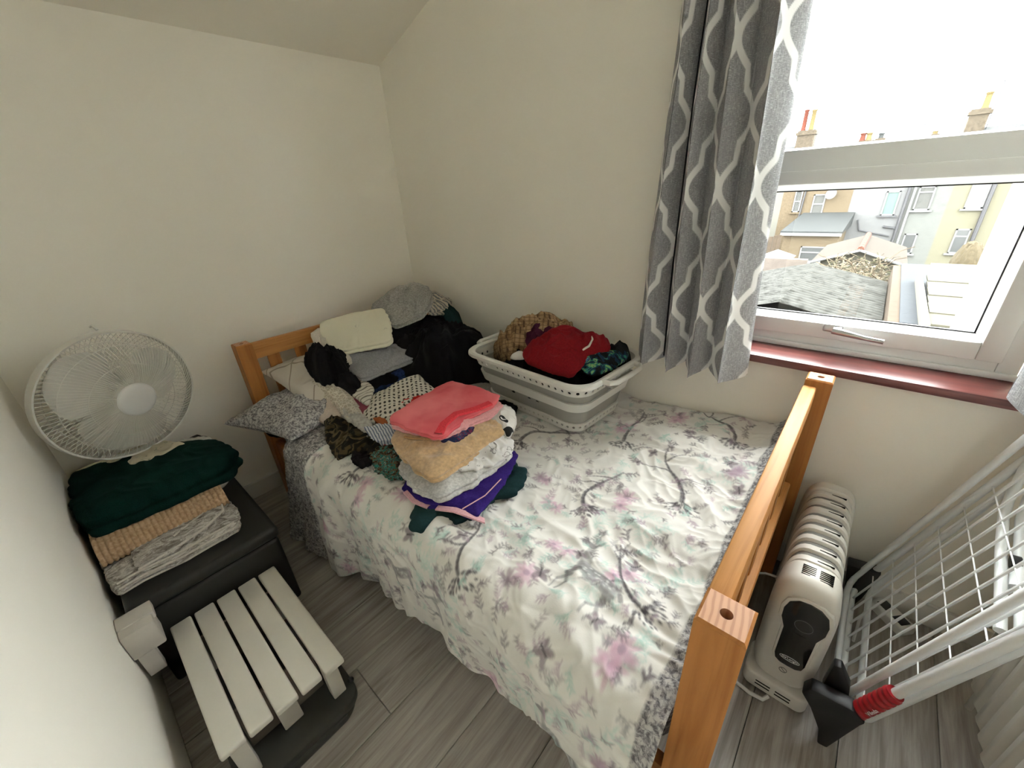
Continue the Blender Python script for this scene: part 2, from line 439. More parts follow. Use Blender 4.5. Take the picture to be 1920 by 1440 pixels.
for y in ys: boxo('foot_slat', (fx + .010, y - .026, .43), (fx + .024, y + .026, .700), PINE_Z, bed, .003)
for y in (BY0 + .016, BY1 - .042): boxo('side_rail', (BX0 + PX, y, .22), (BX1 - PX, y + .026, .335), PINE_X, bed, .004)
for x in np.linspace(BX0 + .2, BX1 - .2, 9): boxo('base_slat', (x - .035, BY0 + .042, .285), (x + .035, BY1 - .042, .300), PINE_Y, bed, .002)

# ------------------------------------------------------------------ mattress
def speckle_nodes(M, scale=115):
    v = M.noise(scale, 3, None, .65, .4); w2 = M.noise(scale * .35, 2)
    return M.ramp(v * .8 + w2 * .2, [(.40, (.11, .105, .112)), (.48, (.25, .24, .245)), (.58, (.46, .445, .43))])
def speckle_mat():
    M = Mat('grey_speckled_cotton', (.4, .4, .4), .9, .15); M.col(speckle_nodes(M)); M.bump(M.noise(350, 2), .2, .001); return M.m
SPECK = speckle_mat()
o = boxo('mattress', (BX0 + PX + .006, BY0 + .046, .305), (BX1 - PX - .008, BY1 + .02, .478), SPECK, None, .045, 5)
tag(o, 'single mattress in a grey speckled sheet on the pine frame', 'mattress')

# ------------------------------------------------------------------ duvet
HEMX = [.40, .60, .80, 1.05, 1.27, 1.42, 1.59, 1.72, 1.81, 1.93, 2.05]
HEMZ = [.02, .015, .035, .10, .15, .22, .20, .22, .30, .26, .28]
def build_duvet():
    ni, nj = 470, 480
    x = np.linspace(.50, 2.034, ni)[:, None]; vv = np.linspace(0, 1, nj)[None, :]
    hem = np.interp(x, HEMX, HEMZ) + .016 * pn(x * 5, 0 * x, 3) + .004 * pn(x * 14, 0 * x, 4)
    T0 = .985; r = .085; arc = r * math.pi / 2
    zn = .515 + .016 * pn(x * 1.6, 0 * x, 11)          # height at the near edge
    Lh = zn - r - hem; S = T0 + arc + Lh
    s = vv * S
    X = np.broadcast_to(x, s.shape).copy()
    Yt = -.008 - np.minimum(s, T0)
    yy = Yt
    foot = np.clip((X - 1.45) / .58, 0, 1)
    zt = .492 + .018 * pn(X * 1.7, yy * 1.9, 1) + .012 * pn(X * 4, yy * 4, 2)
    zt = zt + .018 * np.exp(-((yy) / .12) ** 2) + .045 * foot ** 2 * np.exp(-((yy) / .4) ** 2) + .02 * foot
    zt = zt + .03 * np.clip((X - 1.97) / .06, 0, 1) ** 2
    edge = np.clip((s - (T0 - .35)) / .35, 0, 1); zt = zt * (1 - edge ** 3) + zn * edge ** 3
    phi = np.clip((s - T0) / arc, 0, 1) * math.pi / 2; d = np.clip(s - T0 - arc, 0, 9)
    Y = Yt - r * np.sin(phi); Z = zt - r * (1 - np.cos(phi)) - d
    # hanging folds
    dn = d / .45
    fo = .55 * pn(X * 4.2 - d * .5, d * .8, 21) + .35 * pn(X * 9 + d * .8, d * 1.2, 22) + .2 * pn(X * 17, d * 1.5, 24)
    amp = (.018 * np.sin(phi) + .068 * np.clip(dn, 0, 1.2) ** 1.1)
    Y = Y - amp * (fo + .30) - .012 * np.sin(phi) - .03 * dn * np.clip((.9 - X) / .5, 0, 1)
    X = X + .035 * np.clip(dn, 0, 1) * pn(X * 6, d * 1.5, 25) * np.clip((2.0 - X) / .1, 0, 1) - .07 * np.clip(dn, 0, 1) * np.clip((.8 - X) / .3, 0, 1)
    Y = np.where(phi > 1.5, np.minimum(Y, -1.060 - .004 * pn(X * 20, d * 20, 3)), Y)
    # wrinkles: creases running over the top and towards the foot corner
    cx, cy = 2.0, -1.0
    th = np.arctan2(2.12 - X, s - .95)
    rad = np.hypot(X - 2.05, s - 1.05)
    wr = .013 * np.clip(warp_ridge(X * 3.1 + s * 1.3, s * 4.2 - X * 1.5, 31, .8), -.2, 1) * (.35 + .65 * foot)
    wr += .0095 * warp_ridge(X * 7 - s * 3, s * 8 + X * 2, 33, 1.0) * (.3 + .7 * foot)
    wr += .0042 * warp_ridge(X * 15, s * 17, 35, 1.0) * (.5 + .5 * foot)
    wr += .007 * np.clip(ridge(th * 4.5, rad * .8, 37), -.3, 1) * np.exp(-((rad - .25) / .32) ** 2)
    wr += .006 * np.clip(ridge(X * 9 + s * .6, s * 1.2, 39), -.3, 1) * np.clip((s - .55) / .35, 0, 1)
    topw = np.cos(phi); Z = Z + wr * topw; Y = Y - wr * np.sin(phi) * .9
    Y = np.where(phi > 1.5, np.minimum(Y, -1.060), Y)
    Y = np.minimum(Y, -.006)
    Z = np.maximum(Z, .006)
    # ------- print (colours per point)
    base = np.array([.70, .685, .65]); C = np.broadcast_to(base, s.shape + (3,)).copy()
    xs = np.linspace(.50, 2.034, ni); S1 = S[:, 0]
    rr = random.Random(11); U = rr.uniform
    INK = [(.085, .075, .085), (.16, .135, .15), (.24, .20, .22)]; GREY = (.30, .29, .30); TEAL = (.36, .53, .48); PINK = (.56, .36, .46); MAUVE = (.36, .27, .33); LTEAL = (.50, .62, .57)
    def win_(px, ps, rad):
        i0 = max(0, int((px - rad - .5) / 1.534 * (ni - 1))); i1 = min(ni, int((px + rad - .5) / 1.534 * (ni - 1)) + 2)
        if i1 <= i0: return None
        sm = S1[min(max((i0 + i1) // 2, 0), ni - 1)]; j0 = max(0, int((ps - rad) / sm * (nj - 1)) - 3); j1 = min(nj, int((ps + rad) / sm * (nj - 1)) + 5)
        if j1 <= j0: return None
        return slice(i0, i1), slice(j0, j1)
    def put(w_, m, c, a):
        m = (np.clip(m, 0, 1) * a)[..., None]; C[w_] = C[w_] * (1 - m) + np.array(c) * m
    def ell(px, ps, la, lb, ang, c, a=1.0, soft=.0035):
        w_ = win_(px, ps, la + .006)
        if w_ is None: return
        dx = xs[w_[0]][:, None] - px; ds = s[w_] - ps; ca, sa = math.cos(ang), math.sin(ang)
        u = dx * ca + ds * sa; v = -dx * sa + ds * ca
        dd = (np.sqrt((u / la) ** 2 + (v / lb) ** 2) - 1) * lb
        put(w_, .5 - dd / soft, c, a)
    def stroke(pts, w0, w1, c, a=1.0):
        n = len(pts)
        for k in range(n - 1):
            (ax, as_), (bx, bs) = pts[k], pts[k + 1]; ww = w0 + (w1 - w0) * k / max(1, n - 2)
            mx, ms = (ax + bx) / 2, (as_ + bs) / 2; L_ = math.hypot(bx - ax, bs - as_) / 2
            w_ = win_(mx, ms, L_ + ww + .005)
            if w_ is None: continue
            dx = xs[w_[0]][:, None] - ax; ds = s[w_] - as_; ex, es = bx - ax, bs - as_; t = np.clip((dx * ex + ds * es) / (ex * ex + es * es + 1e-9), 0, 1)
            dd = np.hypot(dx - t * ex, ds - t * es) - ww
            put(w_, .5 - dd / .0035, c, a)
    def sprig(px, ps, ang, n, c, sz, a=.9):
        bend = U(-1.2, 1.2); p = [px, ps]; pts = [tuple(p)]
        for k in range(n):
            ang2 = ang + bend * k / n; p = [p[0] + math.cos(ang2) * sz * .9, p[1] + math.sin(ang2) * sz * .9]; pts.append(tuple(p))
            for sd in (-1, 1):
                aa = ang2 + sd * U(.7, 1.1); l = sz * U(.55, .8) * (1 - .3 * k / n)
                ell(p[0] + math.cos(aa) * l, p[1] + math.sin(aa) * l, l * .85, l * .34, aa, c, a)
        stroke(pts, .0012, .001, c, a * .8)
    def flower(px, ps, r_, c, a=.7, n=9):
        for k in range(n):
            an = 2 * math.pi * k / n + U(-.2, .2); l = r_ * U(.8, 1.1); ell(px + math.cos(an) * l * .55, ps + math.sin(an) * l * .55, l * .5, l * .17, an, c, a)
        ell(px, ps, r_ * .22, r_ * .22, 0, MAUVE, .8)
    def curve(px, ps, ang, L_, n, bend):
        p = [(px, ps)]; b = U(-bend, bend); b2 = U(-bend, bend)
        for k in range(n):
            an = ang + b * math.sin(k / n * 3) + b2 * k / n; p.append((p[-1][0] + math.cos(an) * L_ / n, p[-1][1] + math.sin(an) * L_ / n))
        return p
    def branch(px, ps, ang, L_, c):
        p = curve(px, ps, ang, L_, 14, 1.1); stroke(p, L_ * .030, .0016, c, .85); stroke([(q[0] + .003, q[1] + .002) for q in p], .0016, .001, (.06, .055, .06), .8)
        for k in (5, 8, 11):
            q = curve(*p[k], ang + U(.6, 1.3) * rr.choice((-1, 1)), L_ * U(.25, .45), 7, .8); stroke(q, .003, .0012, c, .85); sprig(*q[-1], U(0, 6.3), 3, rr.choice((INK[1], MAUVE)), U(.010, .014))
        sprig(*p[-1], U(0, 6.3), 4, INK[1], .012)
        for k in range(54):       # fan of dots at the root of the branch
            an = ang + math.pi + U(-1.3, 1.3); q = U(.012, .055); ell(px + math.cos(an) * q, ps + math.sin(an) * q, .0052, .0026, an, INK[0], .9)
    def animal(px, ps, ang, k, c):
        ca, sa = math.cos(ang), math.sin(ang)
        def P(u, v): return px + k * (u * ca - v * sa), ps + k * (u * sa + v * ca)
        def el(u, v, la, lb, an, cc=c, a=.8): q = P(u, v); ell(q[0], q[1], la * k, lb * k, an + ang, cc, a)
        dk = tuple(q * .62 for q in c)
        el(0, 0, .050, .021, 0, c, .6); el(-.030, -.004, .028, .016, .2, dk, .5); el(.036, -.002, .022, .022, 0, c, .55); el(.010, -.013, .040, .007, 0, dk, .6)
        for u, l, t in ((-.045, .075, .10), (-.034, .070, -.12), (.036, .072, .12), (.050, .074, -.10)):
            stroke([P(u, .010), P(u + t * .10, .035), P(u - t * .05, .010 + l * .65), P(u, .010 + l)], .0055 * k, .0022 * k, rr.choice((c, dk)), .7)
        stroke([P(-.040, -.008), P(-.056, -.032), P(-.068, -.058)], .013 * k, .008 * k, c, .6)
        el(-.082, -.066, .019, .009, -.35, dk, .8); el(-.066, -.084, .013, .004, 1.9, dk, .8); el(-.078, -.086, .012, .004, 1.4, c, .8); stroke([P(.056, -.008), P(.066, .002)], .005 * k, .003 * k, dk, .7)
        for q in range(16): el(U(-.035, .045), U(-.014, .012), .0028, .0024, 0, (.62, .61, .60), .7)
    def butterfly(px, ps, ang, k):
        for sd in (-1, 1):
            for t, l in ((.6, .016), (2.0, .012)): aa = ang + sd * t; ell(px + math.cos(aa) * l * k * .8, ps + math.sin(aa) * l * k * .8, l * k * .8, l * k * .42, aa, INK[2], .85)
        stroke([(px - math.cos(ang) * .010 * k, ps - math.sin(ang) * .010 * k), (px + math.cos(ang) * .012 * k, ps + math.sin(ang) * .012 * k)], .002, .0015, INK[0])
    # teal washes, then bigger motifs on a loose jittered lattice, then sprigs in between
    for k in range(64):
        px, ps = U(.55, 2.0), U(.02, 1.5)
        for q in range(9): sprig(px + U(-.05, .05), ps + U(-.05, .05), U(0, 6.3), rr.randint(2, 4), rr.choice((TEAL, LTEAL)), U(.009, .014), .55)
    for k in range(30):
        px, ps = U(.55, 2.0), U(.02, 1.5)
        for q in range(2): flower(px + U(-.03, .03), ps + U(-.03, .03), U(.022, .036), rr.choice((PINK, MAUVE, PINK)), .65, rr.randint(8, 12))
    spots = []
    for a_ in range(5):
        for b_ in range(4): spots.append((.68 + a_ * .30 + U(-.06, .06), .16 + b_ * .36 + (a_ % 2) * .16 + U(-.05, .05)))
    for k, (px, ps) in enumerate(spots):
        if k % 4 == 3: animal(px, ps, U(-.5, .5), U(.85, 1.05), (.27, .265, .27))
        else: branch(px, ps, U(3.4, 4.6), U(.17, .27), (.155, .145, .155))
    animal(1.80, .88, .25, 1.15, (.25, .245, .25)); animal(1.44, 1.22, 1.3, .8, (.29, .285, .29))
    for k in range(1500): sprig(U(.53, 2.0), U(.01, 1.55), U(0, 6.3), rr.randint(2, 4), rr.choice((INK[0], INK[1], INK[1], INK[2], MAUVE, MAUVE, GREY, TEAL)), U(.006, .0115), U(.6, .9))
    for k in range(46): butterfly(U(.55, 2.0), U(.02, 1.5), U(0, 6.3), U(.8, 1.2))
    # reverse side showing along the head edge and the foot edge
    hb = .705 + .015 * pn(s * 5, 0 * s, 41) + .05 * np.clip(dn - .2, 0, 1) - .12 * np.clip((.5 - s) / .5, 0, 1)
    Xr = np.broadcast_to(x, s.shape)
    rev = np.clip((hb - Xr) / .004 + .5, 0, 1)
    fb = 1.998 + .012 * pn(s * 9, 0 * s, 43) - .10 * np.clip(dn - .25, 0, .6)
    rev = np.maximum(rev, np.clip((Xr - fb) / .004 + .5, 0, 1))
    P = np.stack([X, Y, Z], -1)
    # turned-in hem and side edge give the cover thickness
    h1 = P[:, -1:, :] + np.array([0, .010, -.004]); h2 = P[:, -1:, :] + np.array([0, .024, .006]); h3 = P[:, -1:, :] + np.array([0, .028, .05])
    for h in (h1, h2, h3): h[..., 2] = np.maximum(h[..., 2], .004)
    P = np.concatenate([P, h1, h2, h3], 1); C = np.concatenate([C] + [C[:, -1:]] * 3, 1); rev = np.concatenate([rev] + [rev[:, -1:]] * 3, 1)
    e1 = P[:1] + np.array([.004, 0, -.014]); e2 = P[:1] + np.array([.03, .01, -.02])
    P = np.concatenate([e2, e1, P], 0); C = np.concatenate([C[:1], C[:1], C], 0); rev = np.concatenate([rev[:1], rev[:1], rev], 0)
    M = Mat('floral_duvet_cotton', (.7, .68, .65), .88, .18)
    M.col(M.mix(attr(M, 'rev'), attr(M, 'print', 'Color'), speckle_nodes(M)))
    M.bump(M.noise(260, 3), .15, .001)
    return grid_mesh('duvet', P, M.m, None, C, {'rev': rev})
tag(build_duvet(), 'crumpled white duvet printed with grey branches, deer and pink flowers', 'duvet')
# ------------------------------------------------------------------ soft goods
def chaikin(P, n=2):
    P = np.asarray(P, float)
    for _ in range(n):
        Q = np.roll(P, -1, 0); P = np.stack([P * .87 + Q * .13, P * .13 + Q * .87], 1).reshape(-1, P.shape[1])
    return P
def resample(P, n):
    Q = np.vstack([P, P[:1]]); d = np.r_[0, np.cumsum(np.linalg.norm(np.diff(Q, axis=0), axis=1))]
    t = np.linspace(0, d[-1], n, endpoint=False); return np.stack([np.interp(t, d, Q[:, k]) for k in range(Q.shape[1])], 1)
def garment(name, poly, h, mat, layers=1, seed=1, wr=.006, f=9, dome=.0, sag=.25, edge=.35, drop=None, parent=None, jag=.004, groove=.35, slump=0, N=150, NT=40):
    """soft cloth body over a 3-D outline: rounded edge, fold layers on the side, wrinkled top"""
    P = resample(chaikin(poly, 2), N); c = P.mean(0); M_ = P - c
    L_ = np.linalg.norm(M_[:, :2], axis=1, keepdims=True); out = M_.copy(); out[:, 2] = 0; out[:, :2] /= L_ + 1e-9
    ang = np.arctan2(M_[:, 1], M_[:, 0])
    jn = pn(np.cos(ang) * 3, np.sin(ang) * 3, seed) * jag * 1.5 + pn(np.cos(ang) * 9, np.sin(ang) * 9, seed + 1) * jag
    rings = []; hz = []
    A_ = np.c_[M_[:, :2], np.ones(N)]; cf = np.linalg.lstsq(A_, M_[:, 2], rcond=None)[0]; pl = M_[:, :2] @ cf[:2]; rs_ = M_[:, 2] - pl
    e = min(edge * h, .02)
    for s in np.linspace(.0, 1, NT) ** .8:
        q = c + M_ * s; q[:, 2] = c[2] + pl * s + rs_ * s ** 3; q = q + out * (jn[:, None] * s) - out * (e * s)
        x, y = q[:, 0], q[:, 1]
        lift = dome * (1 - s ** 2) ** .8
        z = q[:, 2] + h * (1 - .12 * s ** 8) + lift
        w = wr * (.8 * np.clip(warp_ridge(x * f, y * f * .7, seed + 3, .9), -.5, 1) + .5 * warp_ridge(x * f * 2.1, y * f * 2.3, seed + 4, .8) + .6 * pn(x * f * .5, y * f * .5, seed + 6))
        z = z + w * (1 - .5 * s ** 6) - slump * s ** 3
        rings.append(np.stack([x, y, z], 1))
    top = rings[-1]
    m = max(5, 6 * layers + 1)
    sh = [np.array([pn(k * 3.3, 1.7, seed), pn(k * 2.9, 8.1, seed + 2), 0]) * (.010 if layers > 1 else 0) for k in range(layers + 1)]
    for k in range(1, m + 1):
        w_ = 1 - k / m; lobe = abs(math.sin(math.pi * layers * w_)) ** .6
        li = min(int((1 - w_) * layers), layers - 1)
        q = c + M_ + out * jn[:, None] + out * (e * .55 * lobe - e * groove * (1 - lobe)) + sh[li] + out * (.004 * pn(np.cos(ang) * 4 + li * 7, np.sin(ang) * 4, seed + 11)[:, None] * (layers > 1))
        z0 = P[:, 2] - slump; z = z0 + (top[:, 2] - z0) * w_
        rings.append(np.stack([q[:, 0], q[:, 1], z], 1))
    rings.append(c + M_ * .85 + np.array([0, 0, -slump])); rings.append(c + M_ * .0 + np.array([0, 0, 0]))
    G = np.stack(rings, 1)
    if drop is not None: G[..., 2] = np.maximum(G[..., 2], drop)
    return grid_mesh(name, G, mat, parent, closed_u=True)
def heap(name, c, rx, ry, rot, z0, h, mat, seed=1, f=7, rough=.5, N=170, NT=56, pw=.55, parent=None, lump=.3, poly=None):
    """crumpled garment: a mound with creases"""
    a = np.linspace(0, 2 * np.pi, N, endpoint=False)
    if poly is not None:
        P = resample(chaikin(poly, 2), N); cc = P.mean(0); ox, oy = P[:, 0] - cc[0], P[:, 1] - cc[1]; c = cc[:2]
    else:
        r = 1 + .16 * pn(np.cos(a) * 1.5, np.sin(a) * 1.5, seed) + .07 * pn(np.cos(a) * 4, np.sin(a) * 4, seed + 1)
        ox, oy = rx * r * np.cos(a), ry * r * np.sin(a); ca, sa = math.cos(rot), math.sin(rot); ox, oy = ox * ca - oy * sa, ox * sa + oy * ca
    R = []
    for s in np.linspace(0, 1, NT) ** .75:
        x = c[0] + ox * s; y = c[1] + oy * s
        pr = (1 - s ** 2.4) ** pw
        n = .5 * np.clip(warp_ridge(x * f, y * f, seed + 2, 1.1), -.6, 1) + .28 * warp_ridge(x * f * 2.2, y * f * 2.2, seed + 3, 1.) + .06 * warp_ridge(x * f * 4.5, y * f * 4.5, seed + 4, .8)
        l = pn(x * f * .5, y * f * .5, seed + 7)
        z = z0 + h * pr * (1 + lump * l) + min(h, .16) * rough * .75 * n * (pr ** .5)
        k = 1 + .09 * n * s
        R.append(np.stack([c[0] + ox * s * k, c[1] + oy * s * k, np.maximum(z, z0 + .002)], 1))
    R.append(np.stack([c[0] + ox * .97, c[1] + oy * .97, np.full(N, z0)], 1)); R.append(np.stack([c[0] + ox * 0, c[1] + oy * 0, np.full(N, z0)], 1))
    return grid_mesh(name, np.stack(R, 1), mat, parent, closed_u=True)
def pillow(name, c, L_, W_, H, rz, tilt, mat, seed=1, roll=0):
    n = 70; u = np.linspace(-1, 1, n)[:, None]; v = np.linspace(-1, 1, n)[None, :]
    pu = 1 - .07 * (1 - np.abs(v) ** 2); pv = 1 - .09 * (1 - np.abs(u) ** 2)
    x = u * L_ / 2 * pu; y = v * W_ / 2 * pv
    t = ((1 - np.abs(u) ** 2.6) * (1 - np.abs(v) ** 2.6)).clip(0) ** .48
    wrk = .010 * warp_ridge(u * 2.5 + 0 * v, v * 2.5 + 0 * u, seed, 1.) * (1 - t * .5) + .012 * pn(u * 2, v * 2, seed + 3)
    zt = H * .5 * t * (1 + .18 * pn(u * 1.5, v * 1.5, seed + 1)) + wrk * t ** .5; zb = -H * .42 * t
    A = np.stack([x + 0 * v, y + 0 * u, zt], -1); B = np.stack([x + 0 * v, y + 0 * u, zb], -1)
    P = np.concatenate([A, B[::-1]], 0)
    R = (Matrix.Rotation(rz, 4, 'Z') @ Matrix.Rotation(tilt, 4, 'Y') @ Matrix.Rotation(roll, 4, 'X'))
    Rm = np.array(R.to_3x3()); P = P.reshape(-1, 3) @ Rm.T + np.array(c); P = P.reshape(2 * n, n, 3)
    return grid_mesh(name, P, mat, closed_u=True)

def stripes(name, base, line, freq, width, axis=0, rot=0):
    M = Mat(name, base, .92, .12); x, y, z = M.xyz(M.coord('Object', None, (0, 0, rot)))
    q = (x, y, z)[axis] * freq; M.col(M.mix(q.fract().lt(width), base, line)); M.bump(M.noise(350, 2), .2, .001); return M.m
def dots(name, base, dot, pitch, rad):
    M = Mat(name, base, .9, .12); x, y, z = M.xyz(M.coord('Object', None, (0, 0, .6)))
    a = (x / pitch).fract() - .5; b = (y / pitch).fract() - .5; r = (a * a + b * b).sqrt()
    M.col(M.mix(r.lt(rad), base, dot)); M.bump(M.noise(350, 2), .2, .001); return M.m
def blotch(name, stops, scale=18, detail=3, dist=1.0, weave=350, mode='CONSTANT'):
    M = Mat(name, stops[0][1], .92, .12); M.col(M.ramp(M.noise(scale, detail, None, .5, dist), stops, mode)); M.bump(M.noise(weave, 2), .25, .001); return M.m
def plaid(name, a, b, c, k=16):
    M = Mat(name, a, .92, .1); x, y, z = M.xyz(M.coord('Object', None, (.6, .4, .7)))
    f = ((x * k).fract().lt(.35) * .5 + (y * k).fract().lt(.35) * .5); g = (z * k * 1.3).fract().lt(.2)
    M.col(M.mix(g * .6, M.ramp(f, [(.2, a), (.55, b), (.9, c)]), c)); M.bump(M.noise(300, 2), .2, .001); return M.m
GREYM = cloth('grey_marl', (.30, .295, .28), .22, 300)
GREYL = cloth('light_grey_marl', (.46, .455, .44), .16, 300)
GREYJ = cloth('mid_grey_jersey', (.26, .26, .27), .12, 300)
BLACK = cloth('black_jersey', (.005, .0047, .006), .15, 350)
BLACK2 = cloth('washed_black', (.008, .0075, .009), .15, 350)
CREAM = cloth('cream_cotton', (.66, .63, .50), .05)
OFFW = cloth('off_white_cotton', (.58, .54, .47), .06)
NAVY = cloth('navy_denim', (.018, .032, .095), .35, 200)
DKGRN = cloth('bottle_green_jersey', (.008, .026, .028), .15)
SNOW = Mat('cream_snowflake_fleece', (.66, .63, .50), .95, .1)
_v = SNOW.voro(11, None, 'F1', 1); _n = SNOW.noise(60, 2)
SNOW.col(SNOW.mix(_v.lt(.22) * (_n * 1.0).gt(.55) * .45, (.66, .63, .50), (.38, .37, .31))); SNOW.bump(SNOW.noise(300, 2), .4, .002); SNOW = SNOW.m
def lined():
    M = Mat('cream_lattice_cotton', (.56, .52, .45), .9, .12); x, y, z = M.xyz(M.coord('Object', None, (.4, .5, .75)))
    f = (x * 9).fract().lt(.045).max((y * 9).fract().lt(.045)); M.col(M.mix(f * .8, (.52, .48, .42), (.23, .19, .15))); M.bump(M.noise(300, 2), .2, .001); return M.m
def lace():
    M = Mat('cream_lace_knit', (.5, .46, .38), .9, .1); v = M.voro(70, None, 'DISTANCE_TO_EDGE'); M.col(M.ramp(v, [(.02, (.60, .56, .47)), (.16, (.40, .36, .29))])); M.bump(v, -.5, .004); return M.m

# ---- pillows
o = pillow('pillow', (.350, -.905, .535), .42, .50, .14, .28, -.04, SPECK, 3); tag(o, 'grey speckled pillow hanging over the open side of the bed', 'pillow')
o = pillow('pillow', (.40, -.27, .545), .62, .46, .13, .1, 0, SPECK, 8); tag(o, 'grey speckled pillow in the corner half hidden by black clothes', 'pillow')
o = pillow('pillow', (.315, -.70, .615), .40, .56, .13, .08, .30, lined(), 5); tag(o, 'cream pillow with thin crossing brown lines leaning on the headboard', 'pillow')

